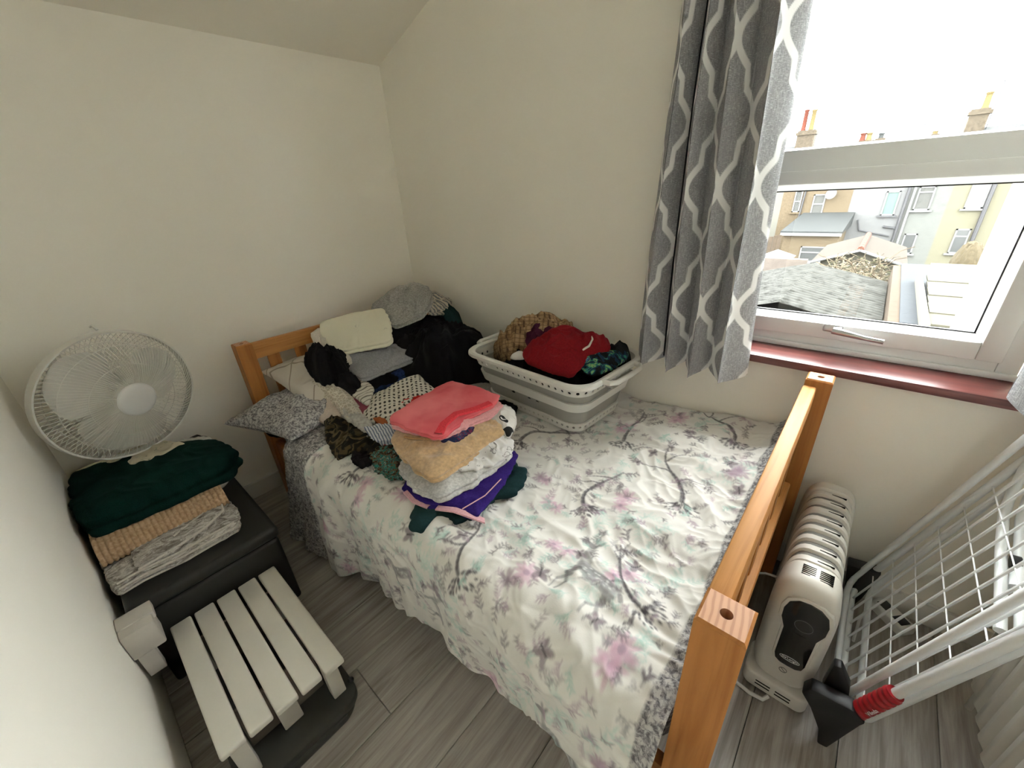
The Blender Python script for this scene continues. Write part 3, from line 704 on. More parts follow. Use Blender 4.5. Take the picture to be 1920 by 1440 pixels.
def G(name, key, label, h, mat, **k):
    o = garment(name, GP[key], h, mat, **k); return tag(o, label, 'clothing')
GP = {
'grey_sweat': [(.205, -.43, .825), (.19, -.255, .885), (.245, -.175, .905), (.38, -.165, .885), (.475, -.25, .84), (.50, -.335, .80), (.415, -.445, .76), (.29, -.425, .785)],
'striped_bundle': [(.33, -.165, .86), (.35, -.10, .84), (.43, -.075, .80), (.47, -.15, .77), (.49, -.275, .80), (.41, -.25, .84)],
'cream_fold': [(.235, -.715, .815), (.262, -.565, .825), (.318, -.420, .825), (.43, -.475, .775), (.515, -.535, .725), (.44, -.62, .715), (.365, -.725, .705), (.27, -.73, .765)],
'cream_layers': [(.23, -.765, .775), (.21, -.70, .785), (.34, -.69, .72), (.43, -.70, .675), (.40, -.755, .665), (.29, -.775, .71)],
'grey_jog': [(.36, -.715, .675), (.40, -.57, .675), (.435, -.46, .675), (.485, -.42, .66), (.585, -.46, .64), (.56, -.59, .63), (.535, -.725, .615), (.43, -.72, .64)],
'navy': [(.42, -.70, .575), (.45, -.60, .60), (.52, -.425, .605), (.60, -.455, .575), (.58, -.56, .55), (.56, -.70, .54)],
'lace_old': [(.17, -.90, .615), (.21, -.845, .63), (.37, -.845, .60), (.48, -.805, .58), (.64, -.82, .545), (.727, -.851, .535), (.714, -.895, .53), (.52, -.875, .555), (.38, -.885, .59), (.26, -.91, .61)],
'pink_old': [(.31, -.895, .59), (.38, -.865, .585), (.52, -.862, .56), (.585, -.862, .545), (.615, -.945, .525), (.50, -.945, .535), (.39, -.945, .56)],
'lace': [(.20, -.88, .640), (.24, -.82, .655), (.40, -.815, .63), (.50, -.79, .60), (.64, -.81, .56), (.735, -.845, .545), (.72, -.895, .535), (.54, -.875, .575), (.42, -.885, .615), (.29, -.90, .635)],
'pinkbeige': [(.36, -.885, .61), (.44, -.86, .605), (.55, -.855, .575), (.61, -.855, .555), (.63, -.945, .53), (.53, -.955, .545), (.44, -.955, .575)],
'greycable': [(.546, -.876, .545), (.553, -.825, .56), (.699, -.836, .55), (.784, -.840, .54), (.861, -.912, .53), (.713, -.892, .54)],
'maroon': [(.43, -.80, .575), (.50, -.74, .58), (.65, -.76, .565), (.71, -.844, .54), (.577, -.826, .555)],
'striped_white': [(.355, -.775, .60), (.40, -.735, .605), (.541, -.700, .60), (.609, -.713, .59), (.676, -.794, .57), (.566, -.791, .58), (.42, -.785, .595)],
'dots': [(.630, -.595, .575), (.656, -.518, .59), (.747, -.539, .58), (.820, -.542, .56), (.832, -.640, .55), (.863, -.783, .535), (.830, -.812, .528), (.713, -.847, .53), (.666, -.791, .545), (.637, -.730, .565)],
'camo': [(.577, -.939, .53), (.561, -.898, .535), (.629, -.891, .535), (.828, -.889, .53), (.973, -.909, .53), (1.028, -.918, .528), (.983, -.965, .52), (.853, -.972, .52), (.847, -1.027, .505), (.691, -.990, .51)],
'black_toe': [(.863, -.973, .525), (.939, -.937, .53), (.986, -.977, .525), (.971, -1.003, .52), (.904, -1.001, .52)],
'bluestripe': [(.789, -.884, .54), (.875, -.830, .56), (.975, -.80, .57), (1.00, -.853, .555), (.914, -.908, .54)],
'redtee': [(.906, -.885, .53), (.954, -.82, .53), (1.03, -.83, .53), (1.02, -.885, .53), (.951, -.910, .53)],
'tealscarf': [(.962, -.951, .52), (.948, -.907, .525), (.997, -.880, .535), (1.084, -.880, .535), (1.142, -.922, .52), (1.094, -.968, .515), (1.026, -.972, .515)],
'redbit': [(.765, -.690, .575), (.792, -.650, .58), (.85, -.58, .58), (.88, -.645, .575), (.824, -.705, .57)],
'dkgreen': [(1.321, -1.060, .505), (1.286, -1.025, .51), (1.245, -.957, .515), (1.263, -.749, .52), (1.366, -.669, .52), (1.427, -.685, .518), (1.462, -.733, .515), (1.461, -.793, .513), (1.431, -.831, .513), (1.426, -.937, .508), (1.401, -.974, .508), (1.369, -.960, .51), (1.348, -.985, .508), (1.356, -1.042, .503)],
'purple': [(1.166, -.973, .525), (1.154, -.821, .535), (1.226, -.664, .54), (1.376, -.657, .54), (1.423, -.784, .535), (1.452, -.918, .525), (1.454, -.934, .523), (1.368, -.945, .525), (1.301, -.986, .523), (1.232, -.992, .523)],
'greysweat2': [(1.125, -.950, .555), (1.114, -.831, .56), (1.18, -.690, .565), (1.330, -.648, .567), (1.383, -.718, .565), (1.372, -.854, .558), (1.350, -.966, .553), (1.230, -.980, .55)],
'whitefold': [(1.23, -.861, .585), (1.24, -.75, .59), (1.30, -.675, .595), (1.358, -.672, .592), (1.396, -.716, .585), (1.388, -.769, .58), (1.355, -.835, .578), (1.310, -.885, .58)],
'tan': [(1.058, -.915, .605), (1.055, -.80, .61), (1.10, -.665, .615), (1.240, -.613, .615), (1.300, -.624, .612), (1.339, -.652, .607), (1.331, -.782, .602), (1.325, -.955, .595), (1.256, -.960, .597), (1.138, -.946, .60)],
'whiteblk': [(1.16, -.615, .630), (1.20, -.565, .632), (1.29, -.580, .628), (1.342, -.630, .620), (1.350, -.678, .612), (1.26, -.66, .63)],
'navyfloral': [(1.11, -.850, .650), (1.16, -.72, .653), (1.263, -.724, .652), (1.278, -.806, .648), (1.253, -.855, .646)],
'palepink': [(1.034, -.908, .658), (1.03, -.757, .662), (1.10, -.600, .665), (1.21, -.580, .665), (1.266, -.610, .662), (1.262, -.690, .66), (1.246, -.803, .658), (1.228, -.858, .656), (1.113, -.885, .656)],
'coral': [(1.024, -.903, .675), (.996, -.742, .678), (.990, -.597, .682), (1.104, -.579, .684), (1.228, -.582, .684), (1.255, -.636, .680), (1.230, -.743, .676), (1.252, -.848, .672), (1.229, -.875, .672), (1.127, -.890, .673)],
'redblack': [(.679, -.448, .525), (.60, -.345, .54), (.677, -.275, .545), (.761, -.245, .535), (.831, -.290, .525), (.786, -.383, .52), (.748, -.458, .518)],
'greyfold': [(.846, -.455, .518), (.818, -.354, .52), (.867, -.279, .52), (.957, -.314, .518), (1.010, -.371, .515), (.952, -.425, .515)],
'sock': [(1.017, -.405, .515), (1.058, -.364, .518), (1.125, -.376, .515), (1.155, -.416, .512), (1.111, -.448, .512)],
}
# ---- loose pile towards the headboard
o = heap('black_clothes', (.555, -.315), .27, .235, .2, .50, .27, BLACK, 12, 6.5, .5, pw=.5); tag(o, 'large black hooded garment heaped beside the laundry basket', 'clothing')
o = heap('black_sweater', (.33, -.32), .17, .20, 0, .56, .215, BLACK2, 14, 7, .4); tag(o, 'black sweater under the grey sweatshirt near the corner', 'clothing')
o = heap('green_sweater', (.43, -.125), .10, .10, .3, .52, .275, DKGRN, 17, 9, .4, pw=.42); tag(o, 'dark bottle green garment piled against the window wall', 'clothing')
o = heap('black_leggings', (.775, -.235), .085, .10, .3, .50, .10, BLACK2, 18, 11, .6); tag(o, 'small black garment squeezed against the basket side', 'clothing')
G('grey_sweatshirt', 'grey_sweat', 'grey marl sweatshirt laid on top of the highest pile', .022, GREYM, seed=5, wr=.014, f=7, layers=3, jag=.003)
tagw = boxo('care_label', (-.008, -.004, 0), (.008, .004, .001), plain('label_white', (.8, .8, .8), .7)); 
tagw.parent = bpy.data.objects['grey_sweatshirt']; tagw.matrix_basis = Matrix.Translation((.470, -.285, .842)) @ Matrix.Rotation(1.0, 4, 'Z') @ Matrix.Rotation(.5, 4, 'X')
G('striped_shirt', 'striped_bundle', 'grey and beige striped top bundled beside the grey sweatshirt', .03, stripes('grey_beige_stripe', (.44, .39, .32), (.16, .16, .165), 42, .45, 0, .8), seed=8, wr=.012, f=13, layers=2)
G('cream_blanket', 'cream_fold', 'cream fleece cloth with faint snowflakes folded on the pillow', .034, SNOW, seed=11, wr=.004, f=6, layers=2)
G('cream_bedding', 'cream_layers', 'off-white folded cloth layers sticking out under the cream fleece', .03, OFFW, seed=13, wr=.008, f=12, layers=4)
o = heap('black_jumper', (.42, -.60), .15, .17, 0, .53, .11, BLACK, 21, 9, .4); tag(o, 'black garment under the grey joggers and cream fleece', 'clothing')
G('blue_shorts', 'navy', 'navy blue flecked garment folded below the grey joggers', .035, NAVY, seed=15, wr=.006, f=12, layers=2)
G('grey_joggers', 'grey_jog', 'mid grey folded joggers lying across the black pile', .028, GREYJ, seed=17, wr=.009, f=9, layers=2, dome=.008)
o = heap('black_hood', (.365, -.785), .115, .085, -.1, .62, .125, BLACK, 23, 11, .5, pw=.4); tag(o, 'black hooded top bunched on the cream pillow', 'clothing')
o = heap('black_scarf', (.47, -.775), .10, .055, .1, .56, .09, BLACK2, 25, 12, .5); tag(o, 'black sleeve trailing down from the bunched hood', 'clothing')
G('lace_cardigan', 'lace', 'cream lace-knit cardigan spread across the speckled pillow', .020, lace(), seed=19, wr=.012, f=11, slump=.006)
G('beige_vest', 'pinkbeige', 'pale pinkish beige vest hanging below the lace cardigan', .016, cloth('pinkish_beige', (.47, .40, .34), .06), seed=21, wr=.008, f=11)
G('cable_sweater', 'greycable', 'light grey cable-knit piece beside the camouflage shorts', .024, cloth('grey_cable_knit', (.40, .385, .35), .15, 160, .6), seed=23, wr=.013, f=15)
G('maroon_tee', 'maroon', 'dusky maroon t-shirt under the cream striped top', .018, cloth('dusky_maroon', (.20, .045, .07), .1), seed=25, wr=.006, f=11)
G('rust_trousers', 'greycable', 'rust orange strip of cloth beside the maroon t-shirt', .012, cloth('rust_cotton', (.30, .085, .03), .1), seed=26, wr=.004, f=11)
_r = bpy.data.objects['rust_trousers']; _r.location = (.005, .075, .012)
G('striped_blouse', 'striped_white', 'cream blouse with thin dark stripes on the maroon t-shirt', .018, stripes('cream_pinstripe', (.56, .53, .46), (.17, .15, .13), 46, .22, 0, .25), seed=27, wr=.008, f=11)
G('polka_dress', 'dots', 'cream dress with black polka dots in the middle of the pile', .030, dots('cream_polka', (.60, .57, .50), (.05, .045, .04), .019, .27), seed=29, wr=.011, f=9, dome=.015)
G('camo_shorts', 'camo', 'dark camouflage shorts spread at the edge of the bed', .022, blotch('camouflage', [(0, (.010, .009, .007)), (.44, (.040, .032, .014)), (.50, (.085, .065, .034)), (.56, (.012, .011, .009)), (.64, (.055, .042, .02))], 15, 1, 1.0), seed=31, wr=.012, f=12)
G('black_socks', 'black_toe', 'small black sock at the tip of the camouflage shorts', .016, BLACK2, seed=33, wr=.006, f=18)
G('crimson_shirt', 'redtee', 'crimson sliver of a t-shirt under the blue striped shirt', .018, cloth('crimson_jersey', (.34, .025, .035), .1), seed=35, wr=.004, f=14)
G('blue_striped_shirt', 'bluestripe', 'pale blue shirt with fine stripes tucked beside the tall stack', .026, stripes('blue_shirting', (.56, .58, .62), (.14, .17, .25), 110, .4, 1, .3), seed=37, wr=.008, f=16, layers=3)
G('teal_scarf', 'tealscarf', 'teal and brown patterned scarf beside the tall stack', .030, blotch('teal_brown_print', [(0, (.03, .018, .012)), (.42, (.13, .08, .04)), (.48, (.025, .16, .14)), (.55, (.03, .03, .03)), (.60, (.16, .26, .22)), (.68, (.22, .07, .03))], 75, 3, .6), seed=39, wr=.012, f=16, layers=3)
G('red_scrap', 'redbit', 'small bright red garment peeking out by the polka dots', .014, cloth('bright_red', (.42, .02, .015), .1), seed=41, wr=.006, f=16)
G('red_black_jersey', 'redblack', 'red and black sports top half under the black heap', .035, blotch('red_black_panels', [(0, (.012, .01, .012)), (.52, (.36, .012, .02)), (.60, (.03, .012, .014))], 9, 0, .4), seed=43, wr=.012, f=13, layers=2)
G('grey_tee', 'greyfold', 'grey folded t-shirt lying against the basket foot', .020, cloth('stone_grey', (.27, .265, .245), .12), seed=45, wr=.006, f=12, layers=2)
G('dark_sock', 'sock', 'black sock lying beside the basket base', .022, BLACK, seed=47, wr=.006, f=18)
o = heap('dark_shirt', (.31, -1.035), .13, .05, .2, .455, .05, BLACK2, 49, 12, .4); tag(o, 'black cloth hanging under the speckled pillow by the headboard post', 'clothing')

# ---- tall folded stack in the middle of the bed
G('green_tee', 'dkgreen', 'dark bottle green t-shirt at the bottom of the tall stack', .020, DKGRN, seed=51, wr=.007, f=10, jag=.008)
pj = G('purple_pyjamas', 'purple', 'deep purple garment with pink bands low in the tall stack', .026, cloth('deep_purple', (.028, .013, .13), .12), seed=53, wr=.006, f=8, layers=2)
PKT = cloth('baby_pink_cotton', (.58, .33, .36), .08)
def band(name, pts, wd, mat, parent, up=.004):
    m = MB(); P = [Vector(p) for p in pts]; v = []; f = []
    for i, p in enumerate(P):
        d = (P[min(i + 1, len(P) - 1)] - P[max(i - 1, 0)]).normalized(); n = Vector((-d.y, d.x, 0)).normalized()
        for a, b in ((-1, 0), (-.8, up), (.8, up), (1, 0)): v.append(p + n * wd * .5 * a + Vector((0, 0, b)))
    for i in range(len(P) - 1):
        for k in range(3): f.append((i * 4 + k, i * 4 + k + 1, i * 4 + 5 + k, i * 4 + 4 + k))
    m.add(v, f); return m.build(name, mat, parent)
band('cuff_band', [(1.335, -.975, .535), (1.395, -.957, .548), (1.457, -.932, .536), (1.470, -.918, .522)], .020, PKT, pj)
band('cuff_band', [(1.215, -.995, .545), (1.262, -1.000, .538), (1.315, -.988, .536)], .016, PKT, pj)
band('piping', [(1.362, -.935, .562), (1.375, -.86, .567), (1.383, -.79, .566)], .0035, PKT, pj, .0015)
band('piping', [(1.412, -.945, .553), (1.428, -.87, .557), (1.418, -.79, .560)], .0035, PKT, pj, .0015)
G('grey_jumper', 'greysweat2', 'light grey marl sweatshirt folded in the tall stack', .034, GREYL, seed=55, wr=.006, f=8, layers=2, dome=.006)
G('white_tee', 'whitefold', 'white folded top with a small grey print under the tan fleece', .030, blotch('white_grey_print', [(0, (.62, .61, .60)), (.62, (.22, .21, .21)), (.66, (.60, .59, .58))], 40, 1, .3), seed=57, wr=.011, f=14, layers=2)
tn = G('tan_hoodie', 'tan', 'tan fleece hoodie folded in the tall stack', .044, cloth('tan_fleece', (.42, .275, .14), .14, 240, .5, .4), seed=59, wr=.008, f=8, layers=2, dome=.006)
b_ = MB(); b_.tube([(1.115, -.905, .655), (1.15, -.90, .660), (1.20, -.875, .664), (1.235, -.83, .664)], .0035, 8); b_.build('drawstring', cloth('tan_cord', (.36, .22, .10), .1), tn)
G('white_towel', 'whiteblk', 'white cloth with a black mark at the corner of the tall stack', .040, blotch('white_black_mark', [(0, (.64, .625, .60)), (.66, (.02, .02, .02)), (.70, (.62, .61, .59))], 16, 0, .2), seed=61, wr=.008, f=14, layers=1)
G('navy_floral_blouse', 'navyfloral', 'navy and plum floral top tucked under the coral top', .014, blotch('navy_floral', [(0, (.015, .022, .06)), (.50, (.12, .02, .05)), (.56, (.03, .05, .11)), (.66, (.20, .08, .10))], 60, 2, .5), seed=63, wr=.002, f=10, jag=.003)
G('pale_pink_blouse', 'palepink', 'pale pink ruffled top second from the top of the stack', .018, cloth('pale_pink', (.60, .30, .31), .08), seed=65, wr=.007, f=12, layers=2)
G('coral_blouse', 'coral', 'faded coral red top folded at the very top of the stack', .020, blotch('faded_coral', [(.35, (.55, .085, .105)), (.65, (.66, .17, .18))], 7, 3, .4, 300, 'LINEAR'), seed=67, wr=.004, f=7, layers=2)
co_ = bpy.data.objects['coral_blouse']
band('hem_band', [(1.245, -.640, .698), (1.232, -.70, .697), (1.205, -.76, .698), (1.215, -.82, .694), (1.238, -.862, .688)], .030, cloth('coral_trim', (.58, .045, .06), .1), co_, .006)

# ------------------------------------------------------------------ laundry basket
bk = thing('laundry_basket', 'white and grey collapsible laundry basket full of clothes on the bed', 'basket', (1.20, -.235, .515))
BC = Vector((1.205, -.232)); BA = math.radians(-4)
def rrect(L_, W_, r, n=12):
    P = []
    for cx, cy, a0 in ((1, 1, 0), (-1, 1, 90), (-1, -1, 180), (1, -1, 270)):
        for k in range(n + 1):
            a = math.radians(a0 + 90 * k / n); P.append((cx * (L_ / 2 - r) + r * math.cos(a), cy * (W_ / 2 - r) + r * math.sin(a)))
    # densify the straight edges
    Q = []
    for i, p in enumerate(P):
        q = P[(i + 1) % len(P)]; Q.append(p); d = math.hypot(q[0] - p[0], q[1] - p[1]); m = int(d / .02)
        for k in range(1, m): Q.append((p[0] + (q[0] - p[0]) * k / m, p[1] + (q[1] - p[1]) * k / m))
    return Q
def bw(p, z): return (BC.x + p[0] * math.cos(BA) - p[1] * math.sin(BA), BC.y + p[0] * math.sin(BA) + p[1] * math.cos(BA), z)
def loft(levels, closed=False):
    m = MB(); R = []
    for (d, z) in levels:
        base = rrect(.60, .405, .075); R.append([bw((p[0] * (1 + 2 * d / .60), p[1] * (1 + 2 * d / .405)), z) for p in base])
    n = len(R[0]); v = [p for r in R for p in r]; f = []
    k = len(R)
    for i in range(k if closed else k - 1):
        j = (i + 1) % k
        for q in range(n): f.append((i * n + q, i * n + (q + 1) % n, j * n + (q + 1) % n, j * n + q))
    m.add(v, f); return m
BWH = plain('basket_white_plastic', (.62, .61, .57), .42, .4); BGR = plain('basket_grey_silicone', (.26, .255, .23), .6, .3)
zb, zr = .517, .735
def lev(z): return -.055 + .055 * (z - zb) / (zr - zb)      # wall inset at height z
def bandm(z0, z1, out=0, th=.004):
    return loft([(lev(z0) + out, z0), (lev(z1) + out, z1), (lev(z1) + out - th, z1), (lev(z0) + out - th, z0)], True)
def holes(o, z, pitch, r, skip=0):
    base = rrect(.60, .405, .075); d = lev(z); pts = [Vector((p[0] * (1 + 2 * d / .6), p[1] * (1 + 2 * d / .405))) for p in base]
    acc = 0; c = MB(); nxt = pitch / 2
    for i, p in enumerate(pts):
        q = pts[(i + 1) % len(pts)]; seg = (q - p).length
        while nxt <= acc + seg:
            t = (nxt - acc) / seg; w_ = p.lerp(q, t); tang = (q - p).normalized(); nn = Vector((tang.y, -tang.x))
            a = bw(w_ - nn * .02, z); b = bw(w_ + nn * .02, z); c.tube([a, b], r, 8); nxt += pitch
        acc += seg
    cut = c.build('cutter', None); md = o.modifiers.new('cut', 'BOOLEAN'); md.operation = 'DIFFERENCE'; md.object = cut; md.solver = 'EXACT'
    dg = bpy.context.evaluated_depsgraph_get(); me = bpy.data.meshes.new_from_object(o.evaluated_get(dg)); o.modifiers.clear(); o.data = me
    bpy.data.objects.remove(cut)
    try: me.set_sharp_from_angle(angle=math.radians(40))
    except Exception: pass
ub = bandm(.690, .735).build('upper_band', BWH, bk); holes(ub, .706, .030, .0065)
bandm(.652, .696, -.006).build('upper_grey_band', BGR, bk)
bandm(.618, .655, .002, .013).build('middle_band', BWH, bk)
bandm(.553, .620, -.007).build('lower_grey_band', BGR, bk)
lb = bandm(.519, .556, 0, .012).build('lower_band', BWH, bk); holes(lb, .538, .024, .0052)
loft([(-.056, .517), (-.056, .522), (-.30, .522), (-.30, .517)], True)
fb_ = MB(); pb = [(p[0] * (1 - .11 / .6), p[1] * (1 - .11 / .405)) for p in rrect(.60, .405, .075)]; n_ = len(pb)
fb_.add([bw(p, .517) for p in pb] + [bw(p, .523) for p in pb], [tuple(range(n_)), tuple(range(2 * n_ - 1, n_ - 1, -1))] + [(i, (i + 1) % n_, n_ + (i + 1) % n_, n_ + i) for i in range(n_)]); fb_.build('base', BWH, bk)
prof = [(.000, .728), (.014, .727), (.018, .732), (.017, .742), (.010, .748), (.000, .747), (-.006, .742), (-.005, .732)]
loft([(d + 0, z) for d, z in prof], True).build('rim', BWH, bk)
for sd in (-1, 1):
    hm = MB(); cx = sd * .318
    pts = [(sd * .305, -.105, .738), (sd * .338, -.100, .738), (sd * .352, -.075, .737), (sd * .354, 0, .736), (sd * .352, .075, .737), (sd * .338, .100, .738), (sd * .305, .105, .738)]
    P_ = chaikin(np.array(pts), 0); hm.tube([bw((p[0], p[1]), p[2]) for p in pts], .0095, 10); hm.build('handle', BWH, bk)
    pd = MB(); M0 = Matrix.Translation(bw((sd * .322, 0), .716)) @ Matrix.Rotation(BA, 4, 'Z'); pd.box((-.012, -.085, -.004), (.022, .085, .004), M0); pd.build('handle_pad', BGR, bk, .003)
# ---- things in the basket
def H(name, poly, label, h, mat, **k): return tag(heap(name, None, 0, 0, 0, k.pop('z0', .70), h, mat, poly=poly, **k), label, 'clothing')
o = heap('black_trousers', (1.20, -.24), .25, .155, 0, .60, .145, BLACK, 71, 8, .4, pw=.35); tag(o, 'black trousers filling the bottom of the laundry basket', 'clothing')
H('plaid_shirt', [(.975, -.33, 0), (.945, -.20, 0), (.985, -.09, 0), (1.09, -.06, 0), (1.22, -.06, 0), (1.28, -.18, 0), (1.19, -.28, 0), (1.08, -.365, 0)], 'crumpled tan and brown plaid shirt at the back of the basket', .125, plaid('tan_plaid', (.25, .165, .09), (.16, .10, .05), (.07, .04, .022), 48), z0=.70, seed=73, f=8, rough=.6, pw=.42)
H('plum_shirt', [(1.075, -.265, 0), (1.10, -.185, 0), (1.20, -.18, 0), (1.275, -.24, 0), (1.26, -.31, 0), (1.13, -.31, 0)], 'dark plum top between plaid and red shirts in the basket', .095, cloth('dark_plum', (.045, .008, .022), .15), z0=.74, seed=75, f=12, rough=.5, pw=.4)
rs = garment('red_shirt', [(1.155, -.36, .755), (1.19, -.29, .80), (1.22, -.15, .81), (1.33, -.15, .805), (1.42, -.14, .785), (1.44, -.20, .77), (1.40, -.30, .755), (1.41, -.395, .735), (1.31, -.405, .742), (1.20, -.392, .745)], .018, cloth('dark_red_jersey', (.17, .008, .012), .12), seed=77, wr=.026, f=8, dome=.03); tag(rs, 'dark red sports shirt draped over the front of the basket', 'clothing')
b_ = MB(); b_.tube([(1.372, -.205, .835), (1.388, -.225, .828), (1.395, -.26, .815), (1.385, -.29, .806)], .004, 8); b_.build('piping', OFFW, rs)
tr = garment('tropical_shirt', [(1.395, -.33, .735), (1.385, -.225, .75), (1.42, -.17, .76), (1.475, -.11, .75), (1.49, -.15, .74), (1.487, -.25, .735), (1.458, -.335, .732)], .022, blotch('tropical_print', [(0, (.008, .01, .012)), (.46, (.012, .03, .06)), (.52, (.03, .16, .12)), (.57, (.16, .30, .12)), (.62, (.02, .04, .10)), (.70, (.10, .22, .28))], 17, 2, 1.6), seed=79, wr=.014, f=13, dome=.02); tag(tr, 'black shirt with blue and green tropical print at the basket handle', 'clothing')
o = heap('white_sock', (1.142, -.358), .034, .022, .9, .745, .022, blotch('white_black_sock', [(0, (.6, .58, .54)), (.55, (.02, .02, .02))], 18, 0, .2), 81, 20, .4); tag(o, 'white sock with a black band at the left of the red shirt', 'clothing')
o = heap('dark_trousers', (1.445, -.13), .05, .045, .3, .715, .075, BLACK2, 83, 14, .4); tag(o, 'black bundle behind the tropical shirt in the basket', 'clothing')
# ------------------------------------------------------------------ curtains
def curtain_mat(name):
    M = Mat(name, (.2, .2, .21), .85, .15)
    a = M.noise(1, 2, M.coord('Object', (900, 900, 60))); b = M.noise(1, 2, M.coord('Object', (120, 120, 700)))
    gw = M.ramp(a.max(b), [(.45, (.21, .21, .218)), (.60, (.32, .32, .33)), (.75, (.55, .55, .555))])
    M.col(M.mix(attr(M, 'lattice'), gw, (.80, .80, .79))); M.bump(a.max(b), .3, .0012)
    # cloth lets a little daylight through
    tr = M.n('ShaderNodeBsdfTranslucent'); tr.inputs['Color'].default_value = (.35, .34, .32, 1); mx = M.n('ShaderNodeMixShader'); mx.inputs[0].default_value = .05
    M.L(M.b.outputs[0], mx.inputs[1]); M.L(tr.outputs[0], mx.inputs[2]); M.L(mx.outputs[0], M.nt.nodes['Material Output'].inputs['Surface']); return M.m
CURT = curtain_mat('grey_trellis_curtain'); LINING = plain('black_curtain_lining', (.012, .011, .015), .8, .1)
def curtain(name, top, bot, zt, zb, edges, amp, y0, label, u0=0, hemamp=.02, lin=True):
    nu, nv = 330, 420; u = np.linspace(0, 1, nu); v = np.linspace(0, 1, nv)[None, :]
    e = np.array(edges); k = np.clip(np.searchsorted(e, u, side='right') - 1, 0, len(e) - 2); t = (u - e[k]) / (e[k + 1] - e[k])
    bul = np.abs(np.sin(np.pi * t)) ** .75; wv = .5 - .5 * np.cos(2 * np.pi * t)
    dx = .30 * np.sin(2 * np.pi * t) * (e[k + 1] - e[k]) * .55
    uu = (u + dx)[:, None]
    x = top[0] + (top[1] - top[0]) * uu; xb = bot[0] + (bot[1] - bot[0]) * uu; X = x * (1 - v) + xb * v
    X = X + .006 * np.sin(5 * v + 7 * u[:, None])
    Y = y0 - (amp * bul)[:, None] * (.85 + .35 * v) - .010 * pn(u[:, None] * 5, v * 3, 2)
    zhem = zb + hemamp * (1 - bul)[:, None] + .008 * pn(u[:, None] * 6, 0 * v, 5)
    Z = zt + (zhem - zt) * v
    arc = np.r_[0, np.cumsum(np.hypot(np.diff(X[:, -1]), np.diff(Y[:, -1])))][:, None] + u0
    a, b = .108, .172
    fx_ = np.abs(((arc / a + 1) % 2) - 1) + 0 * v; fy_ = np.abs(((Z - .80) / b + 1) % 2 - 1)
    def Gf(q):
        lo = .02 + .46 * (1 - np.cos(np.clip(q / .36, 0, 1) * np.pi / 2)); hi = .98 - .46 * (1 - np.cos(np.clip((1 - q) / .36, 0, 1) * np.pi / 2))
        mid = .48 + .04 * np.clip((q - .36) / .28, 0, 1); return np.where(q < .36, lo, np.where(q > .64, hi, mid))
    qs = np.linspace(0, 1, 140); gx = Gf(qs) * a; gy = qs * b
    D = np.full(fx_.shape, 9.)
    for i in range(len(qs) - 1):
        ex, ey = gx[i + 1] - gx[i], gy[i + 1] - gy[i]; px, py = fx_ * a - gx[i], fy_ * b - gy[i]; tt = np.clip((px * ex + py * ey) / (ex * ex + ey * ey + 1e-12), 0, 1)
        D = np.minimum(D, np.hypot(px - tt * ex, py - tt * ey))
    jd = np.minimum(np.hypot(fx_ * a, fy_ * b), np.hypot((1 - fx_) * a, (1 - fy_) * b)); mask = np.clip((.0105 + .004 * np.exp(-(jd / .02) ** 2) - D) / .0025 + .5, 0, 1)
    P = np.stack([X, Y, Z], -1)
    o = grid_mesh(name, P, CURT, None, None, {'lattice': mask}); tag(o, label, 'curtain')
    Q = P + np.array([0, .004, 0]); Q[:, -1, 2] += .012; Q = np.concatenate([P[:1, ::8], Q[::4, ::8], P[-1:, ::8]], 0); q = grid_mesh('lining', Q, LINING, o); q['label'] = 'black blackout lining'
    return o
curtain('curtain', (1.535, 1.825), (1.500, 1.882), 2.10, .728, [0, .25, .45, .68, 1.0], .075, -.055, 'grey curtain with white trellis pattern hanging left of the window', .02)
curtain('curtain', (2.455, 2.64), (2.435, 2.63), 2.10, .800, [0, .35, .7, 1.0], .06, -.055, 'grey trellis curtain corner at the right end of the sill', .07)
cp = thing('curtain_pole', 'white curtain pole above the window', 'curtain pole', (2.05, -.085, 2.12))
m = MB(); m.tube([(1.42, -.085, 2.115), (2.645, -.085, 2.115)], .011, 14); m.build('pole', WHITE_MT, cp)
for x in (1.47, 2.6): boxo('bracket', (x - .01, -.09, 2.09), (x + .01, 0, 2.105), WHITE_MT, cp, .002)

# ------------------------------------------------------------------ ottoman and what lies on it
def leather():
    M = Mat('black_faux_leather', (.02, .019, .018), .5, .35); v = M.voro(260); M.bump(v, .12, .001); M.col(M.ramp(M.noise(5, 3), [(.3, (.010, .0095, .009)), (.7, (.017, .016, .015))])); return M.m
LEA = leather()
ot = thing('storage_ottoman', 'black faux leather storage ottoman in the corner under the fan', 'ottoman', (.42, -1.46, 0))
OX0, OX1, OY0, OY1 = .045, .785, -1.662, -1.256
boxo('box', (OX0 + .008, OY0 + .008, .0), (OX1 - .008, OY1 - .008, .300), LEA, ot, .012, 3)
boxo('lid', (OX0, OY0, .306), (OX1, OY1, .352), LEA, ot, .017, 4)
boxo('lid_gap_shade', (OX0 + .016, OY0 + .016, .298), (OX1 - .016, OY1 - .016, .308), DARK, ot)  # dark filler strip, paints the shade in the gap below the lid
def terry(name, col, sc=380, b=.7):
    M = Mat(name, col, 1.0, .05); f = M.noise(sc, 3, None, .7); g = M.noise(14, 3)
    M.col(M.ramp(f * .6 + g * .4, [(.35, tuple(c * .72 for c in col)), (.65, tuple(c * 1.25 for c in col))])); M.bump(f, b, .004)
    return M.m
